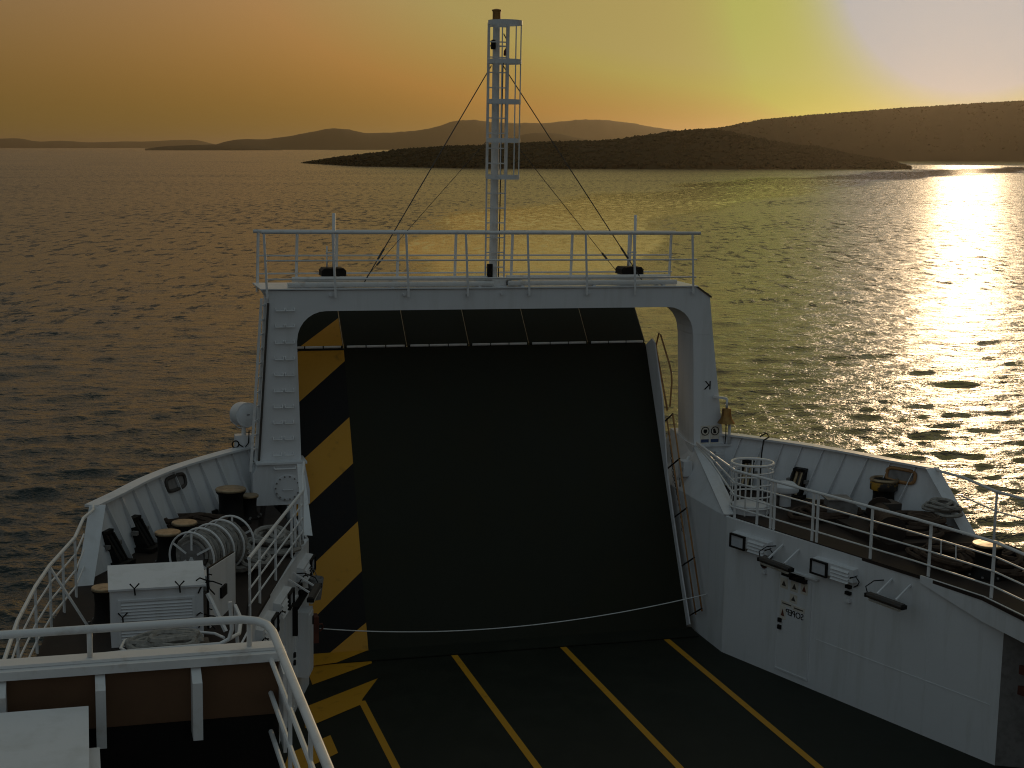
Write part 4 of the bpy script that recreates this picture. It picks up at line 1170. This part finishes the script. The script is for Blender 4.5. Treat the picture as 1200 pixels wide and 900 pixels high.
# white vent heads and a box on the right forecastle
t = thing('mushroom_ventilator', 'white mushroom vent behind the right railing, between cage and fairlead', 'ventilator', (13.93, 28.15, FZ))
part('vent_pipe', MB().tube([(13.93, 28.15, FZ), (13.93, 28.15, FZ + .35)], .12, 14), 'white', t, True)
part('vent_hood', MB().lathe((13.93, 28.15, FZ + .30), [(.25, 0), (.27, .03), (.26, .12), (.16, .2), (.05, .22)], 20), 'white', t, True)
t = thing('deck_box', 'small grey sloping box behind the right railing, left of tall bollard', 'box', (14.4, 26.95, FZ))
part('box_body', MB().prism([(14.15, 26.75, FZ), (14.7, 26.6, FZ), (14.75, 26.6, FZ + .3), (14.60, 26.65, FZ + .42), (14.18, 26.75, FZ + .42)], (.1, .38, 0)), 'grey', t)
part('box_lid', MB().prism([(14.12, 26.70, FZ + .425), (14.62, 26.6, FZ + .425), (14.62, 26.6, FZ + .45), (14.12, 26.70, FZ + .45)], (.1, .45, 0)), 'grey', t)
# round white cage around a hatch
cc = V3((12.99, 27.78, FZ))
t = thing('guard_cage', 'round white pipe cage beside the right gantry column', 'cage', cc)
for z in (.14, .38, .62, .86, 1.02):
    part('cage_ring', MB().ring(cc + V3((0, 0, z)), .42, .017 if z < 1 else .026, (0, 0, 1), 30, 6), 'rail', t, True)
for k in range(11):
    a = 2 * math.pi * k / 11
    part('cage_bar', MB().bar(cc + V3((.42 * math.cos(a), .42 * math.sin(a), 0)), cc + V3((.42 * math.cos(a), .42 * math.sin(a), 1.02)), .03, .012, (math.cos(a), math.sin(a), 0)), 'rail', t)
m = MB().lathe(cc, [(.37, 0.002), (.38, .17), (.34, .19), (.05, .2)], 24)
part('cage_floor', m, 'white', t, True)
single('black_cable', MB().tube([(14.05, 29.75, 3.96), (14.18, 29.7, 4.05), (14.2, 29.6, 3.98), (14.05, 29.55, 3.92), (13.9, 29.3, 3.7), (13.75, 29.0, 3.4), (13.65, 28.75, 2.95)], .016, 6), 'black', 'black cable hanging over the right bulwark behind the round cage', 'cable', (13.9, 29.3, FZ), smooth=True)
m = MB()
for k in range(5):
    z = 3.0 + .12 * k
    m.tube([(12.9, 30.30 - .06 * (k % 2), z), (13.2, 30.28, z + .03), (13.5, 30.32, z)], .012, 5)
single('valve_manifold', m.box(13.0, 13.12, 30.3, 30.4, 2.95, 3.55).box(13.3, 13.42, 30.3, 30.4, 2.95, 3.55), 'white', 'small white valve pipes on the foot of the right gantry column', 'valves', (13.2, 30.35, FZ))

# rope reel on the left forecastle
ra, rb = V3((1.70, 24.75, 3.32)), V3((2.45, 25.75, 3.32))
ax = (rb - ra).normalized()
t = thing('rope_reel', 'white ring framed rope reel full of grey rope behind the left railing', 'reel', (2.05, 25.25, FZ))
for k in range(5):
    c = ra.lerp(rb, k / 4)
    g = part('reel_ring', MB().ring(c, .42, .018, ax, 34, 6), 'rail', t, True)
    s = ax.cross(V3((0, 0, 1))).normalized(); u = V3((0, 0, 1))
    for j in range(6 if k in (0, 4) else 0):
        a = math.pi / 6 + 2 * math.pi * j / 6
        part('spoke', MB().bar(c + (s * math.cos(a) + u * math.sin(a)) * .12, c + (s * math.cos(a) + u * math.sin(a)) * .41, .035, .012, ax), 'rail', g)
m = MB()
for l in range(3):
    pts = []
    for k in range(220):
        a = 2 * math.pi * k / 20; f = (k / 219); f = f if l % 2 == 0 else 1 - f
        rr = .25 + .045 * l + .008 * math.sin(k * 1.7)
        pts.append(ra.lerp(rb, .04 + .92 * f) + (s * math.cos(a) + u * math.sin(a)) * rr)
    m.tube(pts, .036, 5)
part('wound_rope', m, 'rope', t, True)
part('reel_core', MB().tube([ra, rb], .22, 16), 'grey', t, True)
for c in (ra, rb):
    part('reel_leg', MB().bar(c + s * .25 + V3((0, 0, -.5)), c, .05, .03).bar(c - s * .25 + V3((0, 0, -.5)), c, .05, .03), 'rail', t)

# vent cabinet with louvres
t = thing('vent_cabinet', 'white cabinet with louvred front and lashed lid on the left forecastle', 'cabinet', (1.0, 22.3, FZ))
part('cabinet_body', MB().box(.36, 1.66, 21.9, 22.7, FZ + .002, 3.66), 'white', t)
part('cabinet_lid', MB().prism([(.33, 21.86, 3.663), (1.70, 21.86, 3.663), (1.72, 22.74, 3.785), (.34, 22.74, 3.785)], (0, 0, .028)), 'white', t)
gr = part('louvre_frame', MB().box(.46, .50, 21.875, 21.9, 2.86, 3.52).box(1.50, 1.54, 21.875, 21.9, 2.86, 3.52).box(.50, 1.50, 21.875, 21.9, 3.49, 3.52), 'white', t)
for k in range(13):
    z = 3.44 - k * .046
    part('louvre', MB().prism([(.5, 21.899, z + .03), (.5, 21.872, z), (.5, 21.899, z + .004)], (1.0, 0, 0)), 'white', gr)
for x, z in ((.69, 3.70), (1.32, 3.70), (.52, 3.28)):
    part('lashing', MB().tube([(x - .06, 21.84, z + .07), (x, 21.83, z), (x + .07, 21.84, z + .07)], .012, 5).tube([(x, 21.83, z), (x + .01, 21.83, z - .10)], .012, 5), 'black', t, True)
part('side_pipe', MB().bar((1.72, 21.88, 3.55), (1.95, 21.6, 3.05), .05, .04), 'rail', t)
part('side_box', MB().box(1.663, 1.80, 22.2, 22.55, 3.5, 3.72), 'white', t)
# rope on its pipe rack in front of the cabinet
t = thing('rope_rack', 'white bent pipe rack in front of the louvred cabinet, behind the foreground rail', 'rack', (1.0, 19.6, FZ))
part('rack_pipe', MB().tube([(-.25, 19.7, FZ), (-.2, 19.6, 3.42), (-.05, 19.5, 3.52), (.55, 19.5, 3.545), (1.68, 19.5, 3.56), (1.80, 19.5, 3.62), (1.84, 19.5, 3.75), (1.82, 19.5, 4.12)], .028, 8), 'rail', t, True)
part('rack_pipe', MB().tube([(1.80, 19.5, 3.62), (1.95, 19.7, 3.62), (2.05, 20.4, 3.6), (2.05, 21.2, 3.55), (2.1, 21.4, FZ)], .026, 8), 'rail', t, True)
part('rack_loop', MB().tube([(.48, 19.55, 3.55), (.44, 19.8, 3.50), (.5, 20.2, 3.47), (.75, 20.42, 3.46), (1.4, 20.42, 3.46), (1.68, 20.2, 3.48), (1.75, 19.7, 3.58)], .02, 8), 'rail', t, True)
for x in (.2, 1.3):
    part('rack_leg', MB().tube([(x, 19.6, FZ), (x, 19.5, 3.53)], .022, 8), 'rail', t, True)
part('rack_tray', MB().box(.55, 1.6, 19.65, 20.35, 3.36, 3.39), 'darkgrey', t)
heap('coiled_rope', (1.12, 19.98, 3.392), .58, .36, .14, .045, 8, 'thick grey rope coiled on the pipe rack behind the foreground rail', 'rope', 12, group=RG)

# searchlight on the left bulwark
t = thing('searchlight', 'white drum searchlight on a pedestal beside the left gantry column', 'searchlight', (3.2, 31.0, 3.9))
part('pedestal', MB().box(3.02, 3.36, 30.88, 31.12, 3.88, 4.15), 'white', t)
part('neck', MB().tube([(3.2, 31, 4.15), (3.2, 31, 4.32)], .045, 10), 'rail', t, True)
part('yoke', MB().tube([(2.95, 31.05, 4.58), (2.95, 31.05, 4.44), (3.1, 31.0, 4.30), (3.3, 31.0, 4.30), (3.45, 31.0, 4.44), (3.45, 31.0, 4.58)], .014, 6), 'rail', t, True)
dax = V3((.32, -.94, .08)).normalized(); dc = V3((3.2, 31.0, 4.57))
b = part('drum', MB().lathe(dc - dax * .16, [(.16, -.04), (.235, .0), (.245, .05), (.245, .33), (.25, .34), (.25, .36), (.22, .365)], 28, dax), 'white', t, True)
part('back_cover', MB().lathe(dc + dax * .206, [(.215, 0), (.20, .012), (.05, .018)], 28, dax), 'white', b, True)
part('cover_latch', MB().obox(dc + dax * .225 + V3((0, 0, .0)), (.03, .01, 0), dax * .006, (0, 0, .009)), 'darkgrey', b)
part('cable', MB().ring((3.02, 30.86, 3.98), .07, .014, (.2, -1, 0), 16, 5).tube([(3.09, 30.86, 3.98), (3.2, 30.85, 3.9), (3.28, 30.86, 4.0), (3.3, 30.9, 4.25)], .013, 5), 'black', t, True)

# ---------------------------------------------------------------- foreground: passenger deck corner
single('passenger_deck', MB().prism([(-6, 2.5, 5.2), (1.42, 2.5, 5.2), (1.42, 11.1, 5.2), (-6, 11.1, 5.2)], (0, 0, -.15)), 'deck', None, None, (0, 9, 5.2), kind='structure')
single('passenger_deck_support', MB().prism([(-6, 2.6, 2.6), (1.3, 2.6, 2.6), (1.3, 10.8, 2.6), (-6, 10.8, 2.6)], (0, 0, 2.44)), 'white', None, None, (-2, 8, 4), kind='structure')
t = thing('front_screen', 'low buff painted steel screen with ribs in the bottom left foreground', 'screen', (0, 11, 5.2))
part('screen_plate', MB().box(-6, 1.40, 11.0, 11.02, 5.80, 6.225), 'buff', t)
part('lower_plate', MB().box(-6, 1.38, 11.025, 11.05, 5.2, 5.86), 'black', t)
part('cap_channel', MB().box(-6, 1.43, 10.93, 11.10, 6.228, 6.29), 'rail', t)
part('cap_channel', MB().box(-6, 1.40, 11.00, 11.16, 6.293, 6.315), 'rail', t)
for k in range(8):
    x = .77 - .675 * k
    part('rib', MB().prism([(x - .035, 10.995, 6.226), (x - .035, 10.80, 6.15), (x - .035, 10.80, 5.72), (x - .035, 10.995, 5.72)], (.07, 0, 0)), 'rail', t)
part('corner_bracket', MB().prism([(1.375, 10.99, 6.226), (1.375, 10.72, 6.20), (1.375, 10.72, 5.60), (1.375, 10.99, 5.66)], (.025, 0, 0)), 'rail', t)
t = thing('foreground_handrail', 'thick white handrail around the foreground deck corner, bottom left', 'railing', (1.3, 10.5, 6.2))
cur = [(-6, 11.05, 6.53), (0.9, 11.05, 6.53), (1.12, 11.04, 6.53), (1.22, 10.98, 6.53), (1.28, 10.87, 6.53), (1.30, 10.70, 6.53), (1.30, 10.2, 6.53), (1.30, 3.0, 6.53)]
part('top_rail', MB().tube(cur, .031, 12), 'rail', t, True)
for x in (.03, 1.17, -1.2, -2.4, -3.6):
    part('post', MB().tube([(x, 11.07, 6.31), (x, 11.05, 6.51)], .02, 8), 'rail', t, True)
for y in (9.95, 9.0, 8.0, 7.0):
    part('post', MB().bar((1.32, y, 5.25), (1.32, y, 6.51), .075, .02, (1, 0, 0)), 'rail', t)
for z in (6.27, 6.0, 5.7):
    part('mid_rail', MB().tube([(1.315, 10.98 , z - .03), (1.315, 10.6, z - .03), (1.315, 3.0, z - .03)], .019, 8), 'rail', t, True)
t = thing('deck_locker', 'white locker with sloping lid at the bottom left corner', 'locker', (-.5, 9.8, 5.2))
part('locker_body', MB().box(-1.6, -.02, 8.8, 10.55, 5.202, 6.02), 'white', t)
part('locker_lid', MB().prism([(-1.63, 8.75, 6.03), (.0, 8.75, 6.03), (.01, 10.60, 6.09), (-1.63, 10.60, 6.09)], (0, 0, .03)), 'white', t)
part('locker_side', MB().box(-.018, .075, 8.8, 10.15, 5.25, 5.99), 'white', t)
# let Blender settle the parent transforms
bpy.context.view_layer.update()
